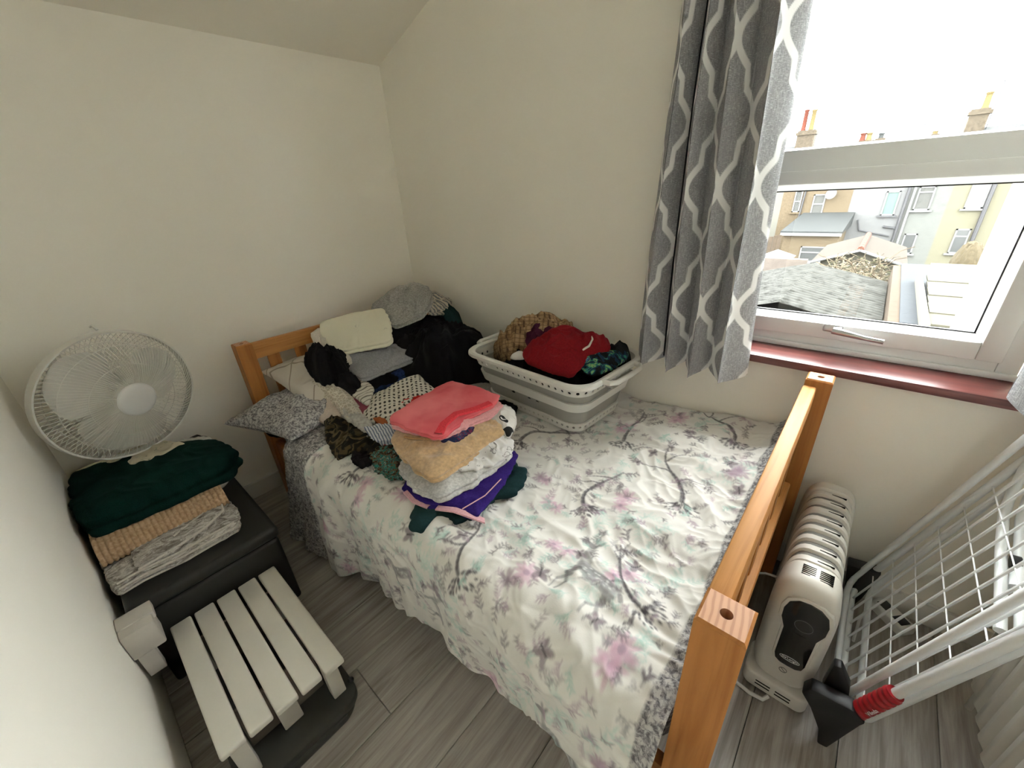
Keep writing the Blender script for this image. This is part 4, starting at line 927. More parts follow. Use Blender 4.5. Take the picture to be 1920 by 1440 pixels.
gt = garment('green_towel', [(.14, -1.668, .458), (.15, -1.50, .458), (.22, -1.36, .458), (.33, -1.262, .458), (.47, -1.238, .458), (.56, -1.285, .458), (.555, -1.40, .458), (.55, -1.55, .458), (.535, -1.668, .458)], .082, terry('bottle_green_terry', (.0035, .020, .016)), layers=2, seed=91, wr=.007, f=7, edge=.6, groove=.25, jag=.006)
tag(gt, 'thick bottle green bath towel on top of the ottoman pile', 'towel')
# bobbly mat: a folded front with rows of bobbles
def bobble_mat():
    pitch = .0138; ny, npf = 216, 150
    y = np.linspace(-1.667, -1.330, ny)[:, None]
    prof = np.array([(.30, .462), (.50, .462), (.545, .456), (.575, .440), (.590, .420), (.592, .404), (.580, .398), (.50, .396), (.32, .396)])
    prof = np.array(prof); d = np.r_[0, np.cumsum(np.linalg.norm(np.diff(prof, axis=0), axis=1))]; t = np.linspace(0, d[-1], npf)
    px, pz = np.interp(t, d, prof[:, 0]), np.interp(t, d, prof[:, 1])
    for _ in range(14):
        px[1:-1] = (px[:-2] + px[1:-1] * 2 + px[2:]) / 4; pz[1:-1] = (pz[:-2] + pz[1:-1] * 2 + pz[2:]) / 4
    tx, tz = np.gradient(px), np.gradient(pz); ln = np.hypot(tx, tz); nx, nz = -tz / ln, tx / ln
    b = (np.abs(np.sin(np.pi * y / pitch)) * np.abs(np.sin(np.pi * t[None, :] / pitch))) ** .6 * .0075
    skew = -.05 * (y + 1.33)
    X = px[None, :] + b * nx[None, :] + skew * .6; Z = pz[None, :] + b * np.abs(nz)[None, :] * np.sign(nz)[None, :]; Y = y + 0 * X
    P = np.stack([X, Y, Z], -1)
    cap = P.mean(1, keepdims=True)
    M = Mat('tan_bobble_cotton', (.36, .25, .16), .95, .1); M.col(M.ramp(M.noise(120, 2), [(.3, (.31, .20, .115)), (.7, (.43, .30, .19))])); M.bump(M.noise(500, 2), .3, .001)
    P = np.concatenate([P[:1] * 0 + cap[:1], P, P[-1:] * 0 + cap[-1:]], 0)
    return grid_mesh('bobble_mat', P, M.m)
tag(bobble_mat(), 'tan bobbly bath mat folded under the green towel', 'bath mat')
def fur():
    M = Mat('mottled_fleece', (.45, .43, .40), 1, .05); n = M.noise(55, 4, M.coord('Object', (1, .45, 1)), .7, 1.5); M.col(M.ramp(n, [(.34, (.14, .12, .10)), (.48, (.32, .295, .265)), (.62, (.54, .51, .465))])); M.bump(M.noise(260, 3), .8, .004); return M.m
fb = garment('fleece_blanket', [(.40, -1.665, .353), (.42, -1.50, .353), (.44, -1.345, .353), (.60, -1.335, .353), (.705, -1.345, .353), (.712, -1.50, .353), (.690, -1.600, .353), (.705, -1.655, .353), (.60, -1.668, .353)], .040, fur(), layers=4, seed=93, wr=.005, f=10, edge=.5, jag=.004)
tag(fb, 'brown and white mottled fleece blanket folded on the ottoman', 'blanket')
pipe = cloth('cream_binding', (.50, .46, .40), .08)
for k, (dx, z) in enumerate(((.010, .361), (.004, .371), (.012, .381), (-.002, .391))):
    b_ = MB(); b_.tube([(.700 + dx, -1.652, z), (.694 + dx, -1.60, z), (.706 + dx, -1.50, z - .001), (.702 + dx, -1.42, z), (.700 + dx, -1.352, z)], .0035, 8); b_.build('binding', pipe, fb)
flp = garment('blanket_flap', [(.575, -1.605, .392), (.565, -1.50, .393), (.555, -1.40, .393), (.575, -1.358, .392), (.625, -1.362, .391), (.668, -1.42, .390), (.695, -1.52, .389), (.690, -1.600, .388)], .020, fur(), layers=1, seed=94, wr=.004, f=10, parent=fb)
b_ = MB(); b_.tube([(.695, -1.60, .398), (.690, -1.50, .404), (.672, -1.42, .408), (.630, -1.360, .409), (.590, -1.352, .409), (.575, -1.372, .411), (.60, -1.42, .412), (.64, -1.50, .411)], .004, 8); b_.build('binding', pipe, fb)
ct = garment('cream_cloth', [(.13, -1.665, .500), (.14, -1.50, .515), (.20, -1.40, .525), (.30, -1.35, .525), (.33, -1.50, .505), (.32, -1.64, .49)], .028, blotch('cream_sprig_cotton', [(0, (.50, .45, .33)), (.62, (.26, .26, .20)), (.66, (.50, .46, .36))], 45, 2, .4), seed=95, wr=.006, f=9); tag(ct, 'cream patterned cloth tucked behind the green towel', 'cloth')
wt = garment('white_towel', [(.17, -1.40, .46), (.15, -1.34, .46), (.20, -1.275, .46), (.30, -1.255, .455), (.38, -1.27, .455), (.38, -1.36, .46), (.28, -1.40, .46)], .052, terry('white_terry', (.62, .60, .55), 300, .4), seed=97, wr=.004, f=8, edge=.6); tag(wt, 'white folded towel behind the right end of the green towel', 'towel')
o = heap('black_pouch', (.135, -1.30), .06, .04, .9, .352, .13, LEA, 99, 8, .15, pw=.35, lump=.1); tag(o, 'black soft pouch standing at the back of the ottoman', 'pouch')
o = garment('folded_sheet', [(.19, -1.662, .353), (.19, -1.50, .353), (.22, -1.30, .353), (.40, -1.29, .353), (.41, -1.45, .353), (.40, -1.662, .353)], .10, cloth('beige_cotton', (.36, .33, .28), .06), layers=4, seed=101, wr=.003, f=6); tag(o, 'beige folded sheet hidden under the green towel', 'bedding')

# ------------------------------------------------------------------ fan
fan = thing('desk_fan', 'white desk fan with round wire grille on the ottoman', 'fan', (.15, -1.455, .352))
az, el = .3686, -.0776; FN = Vector((math.cos(az) * math.cos(el), math.sin(az) * math.cos(el), math.sin(el)))
FM = frame((.235, -1.442, .773), FN, (0, 0, 1)); FW = plain('fan_white_plastic', (.60, .585, .53), .4, .4); FWIRE = plain('fan_wire_coating', (.64, .62, .56), .4, .4)
FR = .224
m = MB(); m.lathe([(FR - .004, .012), (FR + .001, .013), (FR + .003, .008), (FR + .003, -.018), (FR - .001, -.022), (FR - .005, -.018), (FR - .005, .008)], FM, 96, cap=False)
m.lathe([(FR - .005, .008), (FR - .004, .012)], FM, 96, cap=False); m.build('rim', FW, fan)
def dome(s, h0, h1): return h0 + (h1 - h0) * (1 - s ** 2.6)
def grille(name, hub, h0, h1, n, twist, rings):
    m = MB()
    for k in range(n):
        a0 = 2 * math.pi * k / n; pts = []
        for i in range(9):
            s = i / 8; r = hub + (FR - .004 - hub) * s; a = a0 + twist * s; pts.append(FM @ Vector((r * math.cos(a), r * math.sin(a), dome(s, h0, h1) if s < 1 else h0)))
        m.tube(pts, .00125, 5)
    for s in rings:
        r = hub + (FR - .004 - hub) * s; m.tube([FM @ Vector((r * math.cos(t), r * math.sin(t), dome(s, h0, h1) + (-.0015 if h1 > h0 else .0015))) for t in np.linspace(0, 2 * math.pi, 72, endpoint=False)], .0016, 6, closed=True)
    o = m.build(name, FWIRE, fan); return o
grille('front_grille', .052, .008, .078, 108, .22, (.42, .78)); grille('rear_grille', .06, -.012, -.085, 84, -.1, (.4, .75))
m = MB(); m.lathe([(.0005, .090), (.035, .089), (.050, .086), (.057, .080), (.058, .074), (.054, .070)], FM, 48); m.build('hub_badge', plain('fan_hub_grey', (.60, .59, .57), .35, .45), fan)
for k in range(3):
    m = MB(); a0 = k * 2 * math.pi / 3 + .62; nu, nv = 20, 16; P = np.zeros((nu, nv, 3))
    for i in range(nu):
        s = i / (nu - 1); r = .035 + .168 * s; w0 = .40 + .80 * math.sin(math.pi * min(1, s * .62 + .2)) * (1 - .55 * max(0, (s - .72) / .28) ** 2.2)
        for j in range(nv):
            t = (j / (nv - 1) - .5); a = a0 + t * w0 * 1.5 + .25 * s; rr = r * (1 - .07 * (2 * t) ** 2 * s); h = .008 + t * .075 * (1 - .3 * s) - .012
            P[i, j] = FM @ Vector((rr * math.cos(a), rr * math.sin(a), h))
    back = P - np.array(FN) * .002
    grid_mesh('blade', np.concatenate([P, back[::-1]], 0), FW, fan, closed_u=True)
m = MB(); m.lathe([(.03, .03), (.042, .028), (.046, .0), (.044, -.03)], FM, 32); m.build('hub', FW, fan)
m = MB(); m.lathe([(.055, -.075), (.066, -.085), (.066, -.125), (.05, -.15), (.02, -.155)], FM, 36); m.build('motor_housing', FW, fan)
neck = FM @ Vector((0, 0, -.105))
m = MB(); m.tube([(.150, -1.468, .37), (.150, -1.468, .62), (neck.x + .01, neck.y, .70)], [.016, .015, .018], 16); m.build('pole', FW, fan)
m = MB(); m.lathe([(.100, 0), (.102, .008), (.090, .018), (.04, .026), (.022, .04)], Matrix.Translation((.150, -1.468, .3525)), 48); m.build('base', FW, fan)
m = MB(); q = FM @ Vector((.232, -.02, -.01)); m.tube([q, q + Vector((-.012, -.006, .016)), q + Vector((-.022, -.012, .010))], .004, 8); m.build('grille_clip', FW, fan)

# ------------------------------------------------------------------ white slatted stool, tray, wall bracket
stl = thing('slatted_stool', 'low white slatted wooden stool in front of the ottoman', 'stool', (1.04, -1.46, .046))
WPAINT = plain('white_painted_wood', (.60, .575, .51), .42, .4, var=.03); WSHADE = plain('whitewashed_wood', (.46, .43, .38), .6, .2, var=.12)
for k in range(5):
    y0 = -1.6045 + k * .0599; boxo('slat', (.800 + .003 * (4 - k) * -1, y0, .206), (1.283 - .0035 * (4 - k), y0 + .0525, .225), WPAINT, stl, .005, 3)
for x0, x1 in ((1.208, 1.244), (.835, .871)):
    for ya, yb in ((-1.362, -1.326), (-1.592, -1.556)): boxo('leg', (x0, ya, .0475), (x1, yb, .206), WPAINT, stl, .003)
boxo('leg', (1.178, -1.486, .0475), (1.210, -1.436, .206), WPAINT, stl, .003)
APR = plain('grey_brown_board', (.17, .145, .125), .7, .2, var=.15)
for x0 in (1.168, .872): boxo('apron', (x0, -1.5555, .048), (x0 + .010, -1.3625, .206), APR, stl, .002)
for y0 in (-1.585, -1.355): boxo('side_rail', (.871, y0, .150), (1.208, y0 + .018, .206), WSHADE, stl, .002)
tr_ = thing('floor_tray', 'dark grey tray with rounded corners on the floor under the stool', 'tray', (1.05, -1.46, 0))
def rr2(x0, x1, y0, y1, r, n=10):
    P = []
    for cx, cy, a0 in ((x1 - r, y1 - r, 0), (x0 + r, y1 - r, 90), (x0 + r, y0 + r, 180), (x1 - r, y0 + r, 270)):
        for k in range(n + 1): a = math.radians(a0 + 90 * k / n); P.append((cx + r * math.cos(a), cy + r * math.sin(a)))
    return P
TR = plain('dark_grey_tray', (.045, .045, .040), .45, .4)
m = MB(); m.prism(rr2(.815, 1.285, -1.612, -1.302, .045), 2, .018, .046); m.build('top', TR, tr_, .005, 2)
m = MB(); m.prism(rr2(.835, 1.292, -1.600, -1.312, .06), 2, .0, .019); m.build('base', TR, tr_, .003, 2)
m = MB(); m.lathe([(.008, 0), (.009, .006), (.004, .012)], Matrix.Translation((1.232, -1.306, .046)), 16); m.build('peg', BLACK_PL, tr_)
wbk = thing('wall_bracket', 'whitewashed wooden block bracket on the near wall by the stool', 'bracket', (.83, RY, .26))
boxo('block', (.790, RY + .001, .258), (.872, -1.612, .348), WSHADE, wbk, .005)
boxo('cap_strip', (.786, RY + .001, .328), (.840, -1.606, .352), WSHADE, wbk, .003)
boxo('leg', (.835, RY + .008, .175), (.868, -1.640, .258), WSHADE, wbk, .003)

# ------------------------------------------------------------------ oil heater
ht = thing('oil_heater', 'white oil-filled heater with black control panel behind the bed foot', 'heater', (2.19, -.29, 0))
HX = 2.188; HW, HZ0, HZ1 = .068, .050, .438
def hprof(k=1.0, n=40, sx=1.0):
    P = []; cz = (HZ0 + HZ1) / 2; hh = (HZ1 - HZ0) / 2
    for i in range(n):
        a = 2 * math.pi * i / n; c, s = math.cos(a), math.sin(a); e = .62 if s > 0 else .40
        P.append((HX + HW * k * sx * math.copysign(abs(c) ** .55, c) * (1 - .06 * (1 - s) ** 2 * 0), cz + (hh * k) * math.copysign(abs(s) ** e, s)))
    return P
HWH = plain('heater_white', (.62, .60, .55), .36, .45); HGR = plain('heater_grey_fin', (.17, .165, .15), .5, .3)
def hloft(levels):
    m = MB(); v = []; f = []
    for y, k, sx in levels: v += [(p[0], y, p[1]) for p in hprof(k, sx=sx)]
    n = 40
    for i in range(len(levels) - 1):
        for q in range(n): f.append((i * n + q, i * n + (q + 1) % n, (i + 1) * n + (q + 1) % n, (i + 1) * n + q))
    f.append(tuple(range(n))); f.append(tuple(range(len(levels) * n - 1, (len(levels) - 1) * n - 1, -1))); m.add(v, f); return m
hloft([(-.45, .952, 1), (-.09, .952, 1)]).build('core', HGR, ht)
fy = np.linspace(-.432, -.118, 8)
for y in fy:
    o = hloft([(y - .0125, .955, 1), (y - .009, 1.0, 1), (y + .009, 1.0, 1), (y + .0125, .955, 1)]).build('fin', HWH, ht)
    boxo('slot', (HX - .002, y - .0012, HZ1 - .004), (HX + .034, y + .0012, HZ1 + .0006), DARK, o)
cap = hloft([(-.452, 1.0, 1), (-.456, 1.035, 1.02), (-.505, 1.035, 1.03), (-.522, 1.0, 1.0), (-.533, .93, .93), (-.538, .84, .84)]).build('front_cap', HWH, ht)
for gx in (-1, 1):
    for k in range(6): boxo('vent_slot', (HX + .004 + gx * .018 - .014, -.470 - k * .0062 - .0012, HZ1 - .006), (HX + .004 + gx * .018 + .014, -.470 - k * .0062 + .0012, HZ1 + .0072 - (k > 4) * .001), DARK, cap)
hloft([(-.102, 1.0, 1), (-.098, 1.03, 1.02), (-.066, 1.03, 1.02), (-.056, .96, .96)]).build('rear_cap', HWH, ht)
# control panel: wide top, narrower lower half
pz = [(.0, .152), (.018, .153), (.030, .162), (.034, .180), (.035, .285), (.040, .300), (.046, .318), (.047, .350), (.040, .378), (.022, .394), (.0, .398)]
pp = [(HX + .008 + x, z) for x, z in pz] + [(HX + .008 - x, z) for x, z in pz[-2:0:-1]]
def scp(P, k): cx = sum(p[0] for p in P) / len(P); cz = sum(p[1] for p in P) / len(P); return [(cx + (p[0] - cx) * k, cz + (p[1] - cz) * (1 + (k - 1) * .4)) for p in P]
MB().prism(scp(pp, 1.16), 1, -.543, -.520).build('panel_surround', HWH, ht, .003)
pnl = MB().prism(pp, 1, -.545, -.530).build('control_panel', plain('gloss_black_panel', (.008, .008, .009), .12, .5), ht, .002)
LINE = plain('panel_print', (.16, .16, .16), .5)
def ring(cx, cz, rx, rz, y, r, name, mat, par): m = MB(); m.tube([(cx + rx * math.cos(t), y, cz + rz * math.sin(t)) for t in np.linspace(0, 2 * math.pi, 40, endpoint=False)], r, 6, closed=True); return m.build(name, mat, par)
ring(HX + .010, .318, .019, .019, -.5452, .0005, 'dial_ring', LINE, pnl)
boxo('display', (HX - .004, -.5458, .258), (HX + .022, -.5445, .284), plain('display_black', (.002, .002, .002), .05, .6), pnl)
ring(HX + .008, .182, .022, .0075, -.5454, .0007, 'logo_ring', plain('logo_white', (.6, .6, .6), .5), pnl)
text_mesh('logo', "De'Longhi", .0088, Matrix.Translation((HX + .008, -.5455, .182)) @ Matrix.Rotation(math.pi / 2, 4, 'X'), plain('logo_white2', (.62, .62, .62), .5), pnl)
ring(HX + .004, .122, .0085, .0085, -.5392, .0009, 'symbol', HGR, ht); m = MB(); m.tube([(HX - .002, -.539, .128), (HX + .010, -.539, .116)], .0009, 6); m.build('symbol', HGR, ht)
ft = MB(); ft.prism(rr2(HX - .078, HX + .078, -.556, -.44, .025), 2, .010, .066); ft.build('foot', HWH, ht, .008, 3)
for gx in (-.026, .022):
    for k in (0, 1): boxo('foot_slot', (HX + gx - .018, -.5568, .030 + k * .012), (HX + gx + .018, -.555, .034 + k * .012), DARK, ht)
ft = MB(); ft.prism(rr2(HX - .07, HX + .07, -.13, -.05, .02), 2, .0, .06); ft.build('foot', HWH, ht, .006)
for xx in (HX - .055, HX + .055): m = MB(); m.tube([(xx - .012, -.50, .014), (xx + .012, -.50, .014)], .0138, 16); m.build('wheel', BLACK_PL, ht)
m = MB(); m.tube([(2.085, -.40, .006), (2.088, -.48, .006), (2.092, -.545, .007), (2.105, -.572, .007), (2.14, -.578, .007), (2.172, -.575, .009), (2.182, -.56, .014)], .0055, 8); m.build('power_cord', WHITE_PL, ht)
m = MB(); m.tube([(2.13, -.30, .20), (2.09, -.30, .19), (2.05, -.31, .17)], .004, 8); m.build('cord_hook', WHITE_PL, ht)

# ------------------------------------------------------------------ folded clothes airer
ar = thing('clothes_airer', 'white folded wire clothes airer with red grip leaning by the radiator', 'clothes airer', (2.33, -.32, 0))
AO = Vector((2.322, 0, .075)); AD = Vector((.285, 0, .958)).normalized(); AN = Vector((-.958, 0, .285)).normalized()
def ap(s, y, n=0): return AO + AD * s + AN * n + Vector((0, y, 0))
def aframe(name, y0, y1, s0, s1, n, r, nrod, cross, rr=.0032, rc=.0016, tilt=0):
    m = MB(); c = .04
    def q(s, y): return ap(s, y, n + tilt * s)
    loop = [q(s0, y0 + c), q(s0 + .012, y0 + .012), q(s0 + c, y0), q((s0 + s1) / 2, y0), q(s1 - c, y0), q(s1 - .012, y0 + .012), q(s1, y0 + c), q(s1, y1 - c), q(s1 - .012, y1 - .012), q(s1 - c, y1), q((s0 + s1) / 2, y1), q(s0 + c, y1), q(s0 + .012, y1 - .012), q(s0, y1 - c)]
    m.tube(loop, r, 12, closed=True); o = m.build(name, WHITE_MT, ar)
    for k in range(nrod):
        y = y0 + (y1 - y0) * (k + 1) / (nrod + 1); m = MB(); m.tube([q(s0, y), q(s1, y)], rr, 8); m.build('rod', WHITE_MT, o)
    for s in cross:
        m = MB(); m.tube([q(s, y0), q(s, y1)], rc, 6); m.build('cross_wire', WHITE_MT, o)
    return o
aframe('main_panel', -.552, -.070, .0, 1.02, 0, .0095, 8, [.10 + .088 * k for k in range(10)])
aframe('wing_panel', -.545, -.075, .03, .92, -.030, .0085, 0, [], tilt=.01)
aframe('wing_panel', -.535, -.085, .02, .90, .024, .0085, 0, [], tilt=.02)
m = MB(); m.tube([ap(.05, -.572, .010), ap(.5, -.572, .006), ap(.95, -.570, .0)], .0105, 12); grip_tube = m.build('side_tube', WHITE_MT, ar)
m = MB(); RED = plain('red_grip_plastic', (.30, .012, .018), .35, .4)
L0, L1 = .065, .225; n = 60; pts = []; rad = []
for i in range(n):
    s = L0 + (L1 - L0) * i / (n - 1); pts.append(ap(s, -.572, .010)); rad.append(.0165 + (.0022 if (i % 6) < 3 and i > 6 else 0))
m.tube(pts, rad, 16); gr = m.build('grip', RED, grip_tube)
Mt = Matrix((AD, AN.cross(AD) * 0 + Vector((0, 1, 0)).cross(AD) * -1 * -1, Vector((0, -1, 0)))).transposed().to_4x4()
Mt = frame(ap(.150, -.5932, .009), (0, -1, 0), AD); text_mesh('grip_mark', 'Vileda', .013, Mt, plain('white_print', (.75, .75, .75), .5), gr)
def bracket(poly, y0, y1): return MB().prism(poly, 1, y0, y1).build('hinge_bracket', BLACK_PL, ar, .004, 2)
bracket([(2.236, .150), (2.248, .180), (2.262, .182), (2.330, .190), (2.357, .170), (2.352, .155), (2.322, .004), (2.302, .0), (2.292, .055), (2.262, .115)], -.592, -.556)
bracket([(2.275, .245), (2.290, .250), (2.318, .20), (2.330, .14), (2.300, .12), (2.272, .15)], -.545, -.520)
bracket([(2.284, .175), (2.366, .19), (2.350, .06), (2.335, .0), (2.315, .0), (2.300, .08)], -.088, -.045)
for yy, xx in ((-.06, 0), (-.06, .028)):
    m = MB(); pts = [(2.560 - .05 + xx, -.10, .80), (2.535 + xx - .03, -.085, .66), (2.525 + xx - .02, -.10, .585), (2.520 + xx - .02, -.14, .555), (2.512 + xx - .02, -.25, .530), (2.508 + xx - .02, -.36, .505), (2.504 + xx - .02, -.46, .480)]
    m.tube(pts, .010, 12); m.build('leg', WHITE_MT, ar)
m = MB(); m.tube([(2.505, -.275, .524), (2.520, -.275, .526)], .016, 12); m.build('leg_clip', BLACK_PL, ar)
m = MB(); m.tube([(2.518, -.30, .518), (2.512, -.345, .508)], .0145, 12); m.build('leg_sleeve', WHITE_MT, ar)

# ------------------------------------------------------------------ radiator and socket strip
rd = thing('panel_radiator', 'cream panel radiator with vertical ribs on the right wall', 'radiator', (2.62, -.75, .1))
RAD = plain('radiator_cream', (.60, .585, .53), .4, .4)
ny = 520; y = np.linspace(-1.28, -.258, ny)[:, None]; zz = np.array([.118, .124, .135, .15, .58, .60, .612, .618])[None, :]
per = .046; ph = ((y / per) % 1); bump = np.clip(np.sin(ph * 2 * np.pi) * 1.8, -1, 1) * .5 + .5; fade = np.array([0, 0, .35, 1, 1, .35, 0, 0])[None, :]
inset = np.array([.006, .001, 0, 0, 0, 0, .001, .006])[None, :]
X = 2.570 + inset - .015 * bump * fade; P = np.stack([X, y + 0 * X, zz + 0 * X], -1); grid_mesh('front_panel', P, RAD, rd)
boxo('body', (2.574, -1.28, .118), (2.638, -.258, .618), RAD, rd, .004)
for k in range(24): yk = -1.26 + k * .0425; boxo('grille_bar', (2.58, yk, .618), (2.634, yk + .03, .622), RAD, rd)
for yy in (-1.1, -.45): boxo('wall_mount', (2.63, yy, .2), (2.66, yy + .04, .52), RAD, rd)
m = MB(); m.tube([(2.60, -.245, .0), (2.60, -.245, .11), (2.60, -.262, .14)], .008, 10); m.build('supply_pipe', plain('copper_white', (.6, .58, .53), .4), rd)
ps = thing('socket_strip', 'white two-way extension socket on the floor below the window', 'extension socket', (2.44, -.055, 0))
Mx = Matrix.Translation((2.435, -.058, 0)) @ Matrix.Rotation(-.75, 4, 'Z'); m = MB(); m.box((-.055, -.028, 0.0), (.055, .028, .036), Mx); bdy = m.build('body', WHITE_PL, ps, .008, 3)
for xx in (-.026, .026):
    m = MB(); m.box((xx - .016, -.017, .034), (xx + .016, .017, .0368), Mx); m.build('socket', plain('socket_dark', (.03, .03, .035), .4), ps, .002)
m = MB(); m.tube([Mx @ Vector((-.055, 0, .018)), (2.38, -.055, .012), (2.36, -.12, .006), (2.35, -.22, .006)], .004, 8); m.build('cable', WHITE_PL, ps)
# ------------------------------------------------------------------ outside: backs of terraced houses beyond the yards
def render_mat(name, col, sc=14, amt=.25, bump=.5):
    M = Mat(name, col, .9, .1); n = M.noise(sc, 5, None, .7); M.col(M.ramp(n, [(.3, tuple(c * (1 - amt) for c in col)), (.7, tuple(min(1, c * (1 + amt * .5)) for c in col))])); M.bump(n, bump, .03); return M.m
EX = .074       # darkens all outdoor colours so the strong daylight does not wash them out
def ec(r, g, b): return (r * EX, g * EX, b * EX)
def er(r, g, b): return (r * EX * .5, g * EX * .5, b * EX * .5)  # darkened further for surfaces that take the full sky light
H_TAN = render_mat('tan_pebbledash', ec(.80, .62, .40), 9); H_WHITE = render_mat('white_roughcast', ec(.92, .92, .92), 5, .16); H_PALE = render_mat('pale_grey_render', ec(.84, .86, .80), 4, .12); H_CREAM = render_mat('cream_render', ec(.94, .88, .62), 2, .06, .1); H_LEFT = render_mat('pale_cream_render', ec(.95, .92, .78), 3, .05, .1)
SLATE = render_mat('slate_roof', er(.62, .66, .66), 6, .25); BRICK = render_mat('yellow_stock_brick', ec(.62, .50, .36), 8, .4); TERRA = render_mat('terracotta', ec(.72, .22, .14), 8, .15); BUFF = render_mat('buff_clay', ec(.95, .72, .32), 8, .15)
XWHITE = plain('exterior_white', ec(.95, .95, .95), .6); XGLASS = plain('far_window_glass', ec(.33, .35, .35), .2, .5); XNET = render_mat('net_curtain', ec(.62, .62, .58), 12, .3, 0); XTEAL = plain('teal_blind', ec(.45, .72, .64), .6); XBLACK = plain('black_gutter', (.02, .02, .022), .5)
GY = -4.2
def house(name, label, x0, x1, eave, ridge, mat, Y=32.0, D=9, group='terraced house backs'):
    h = thing(name, label, 'house', ((x0 + x1) / 2, Y + D / 2, GY), group)
    boxo('wall', (x0, Y, GY), (x1, Y + D, eave), mat, h)
    m = MB(); m.prism([(Y - .25, eave - .02), (Y + D / 2, ridge), (Y + D + .25, eave - .02), (Y + D + .25, eave + .1), (Y + D / 2, ridge + .12), (Y - .25, eave + .1)], 0, x0, x1); m.build('roof', SLATE, h, smooth=False)
    m = MB(); m.tube([(x0, Y - .22, eave - .02), (x1, Y - .22, eave - .02)], .06, 8); m.build('gutter', XBLACK, h)
    return h
def hwin(h, x0, x1, z0, z1, Y, pane=None, bar=.5, sill=None):
    fr = .07; m = MB(); m.box((x0, Y - .06, z0), (x0 + fr, Y + .03, z1)); m.box((x1 - fr, Y - .06, z0), (x1, Y + .03, z1)); m.box((x0, Y - .06, z0), (x1, Y + .03, z0 + fr)); m.box((x0, Y - .06, z1 - fr), (x1, Y + .03, z1))
    if bar: zb_ = z0 + (z1 - z0) * bar; m.box((x0, Y - .055, zb_ - .035), (x1, Y + .03, zb_ + .035))
    o = m.build('window', XWHITE, h, smooth=False); boxo('pane', (x0 + .02, Y - .02, z0 + .02), (x1 - .02, Y - .005, z1 - .02), pane or XGLASS, o)
    boxo('sill', (x0 - .12, Y - .14, z0 - .09), (x1 + .12, Y + .02, z0), sill or XWHITE, o)
hl = house('terraced_house', 'pale cream rendered house at the far left of the terrace', -8.2, -3.44, 1.9, 3.0, H_LEFT)
hwin(hl, -4.75, -4.28, -.90, .22, 32, XGLASS); hwin(hl, -4.9, -4.3, -3.4, -2.3, 32)
h1 = house('terraced_house', 'tan pebbledashed house with a slate roofed lean-to', -3.44, .15, 1.85, 2.75, H_TAN)
hwin(h1, -2.77, -2.36, -.88, .40, 32, XNET, .5, H_TAN); hwin(h1, -1.75, -1.12, -1.11, .14, 32, XNET, .55)
m = MB(); m.tube([(-2.30, 31.9, -1.3), (-2.22, 31.9, .6), (-1.5, 31.9, .95)], .05, 8); m.build('drainpipe', XBLACK, h1)
boxo('extension_wall', (-2.30, 28, GY), (.34, 32, -1.72), H_TAN, h1)
m = MB(); m.add([(-2.48, 27.75, -1.62), (.42, 27.75, -1.62), (.52, 32, -.92), (-2.1, 32, -.92), (-2.48, 27.75, -1.72), (.42, 27.75, -1.72), (.52, 32, -1.7), (-2.1, 32, -1.7)], [(0, 1, 2, 3), (4, 5, 1, 0), (5, 6, 2, 1), (7, 4, 0, 3), (7, 6, 5, 4)]); m.build('extension_roof', SLATE, h1, smooth=False)
boxo('fascia', (-2.46, 27.72, -1.86), (.42, 27.80, -1.70), XWHITE, h1); hwin(h1, -1.32, -.12, -3.3, -2.45, 28, XGLASS, .62)
m = MB(); m.lathe([(.02, 0), (.22, .03), (.30, .10)], frame((-.85, 31.75, .12), (-.4, -1, .3)), 20); m.build('satellite_dish', plain('dish_grey', ec(.6, .6, .58), .5), h1)
h2 = house('terraced_house', 'white roughcast house with a teal blind in its window', .15, 2.71, 1.85, 2.75, H_WHITE)
hwin(h2, 1.70, 2.31, -1.12, .17, 32, XTEAL, 0, XBLACK)
m = MB(); m.tube([(2.62, 31.9, 1.6), (2.62, 31.9, -3.6)], .07, 8); m.tube([(2.62, 31.9, 1.25), (2.0, 31.9, 1.45), (1.2, 31.9, 1.75)], .05, 8); m.build('drainpipe', XBLACK, h2)
m = MB(); m.tube([(.75, 31.92, -1.35), (.95, 31.92, -1.95), (2.4, 31.92, -2.25)], .04, 6); m.build('waste_pipe', XBLACK, h2)
m = MB(); m.tube([(2.0, 31.92, -1.72), (2.55, 31.92, -1.80)], .06, 6); m.build('waste_pipe', XBLACK, h2)
h3 = house('terraced_house', 'pale grey rendered house with a brown net curtain', 2.71, 4.35, 1.85, 2.75, H_PALE)
hwin(h3, 3.02, 3.70, -.86, .35, 32, XNET, .76); hwin(h3, 3.06, 3.62, -3.2, -2.1, 32, XGLASS, 0)
m = MB(); m.tube([(2.86, 31.9, 1.6), (2.86, 31.9, -3.6)], .06, 8); m.build('drainpipe', XWHITE, h3)
h4 = house('terraced_house', 'warm cream rendered house with a black drainpipe', 4.35, 6.9, 1.95, 3.05, H_CREAM)
hwin(h4, 5.02, 5.71, -.82, .54, 32, XGLASS, .74); hwin(h4, 5.07, 5.65, -3.1, -1.82, 32, XGLASS, .7)
m = MB(); m.tube([(5.80, 31.88, .95), (5.82, 31.88, -2.9)], .09, 8); m.tube([(5.80, 31.88, .9), (6.05, 31.88, 1.3), (6.6, 31.88, 1.6)], .06, 8); m.build('drainpipe', XBLACK, h4)
h5 = house('terraced_house', 'pale end house mostly hidden by the white side wall', 6.9, 11.5, 2.6, 3.75, H_LEFT)
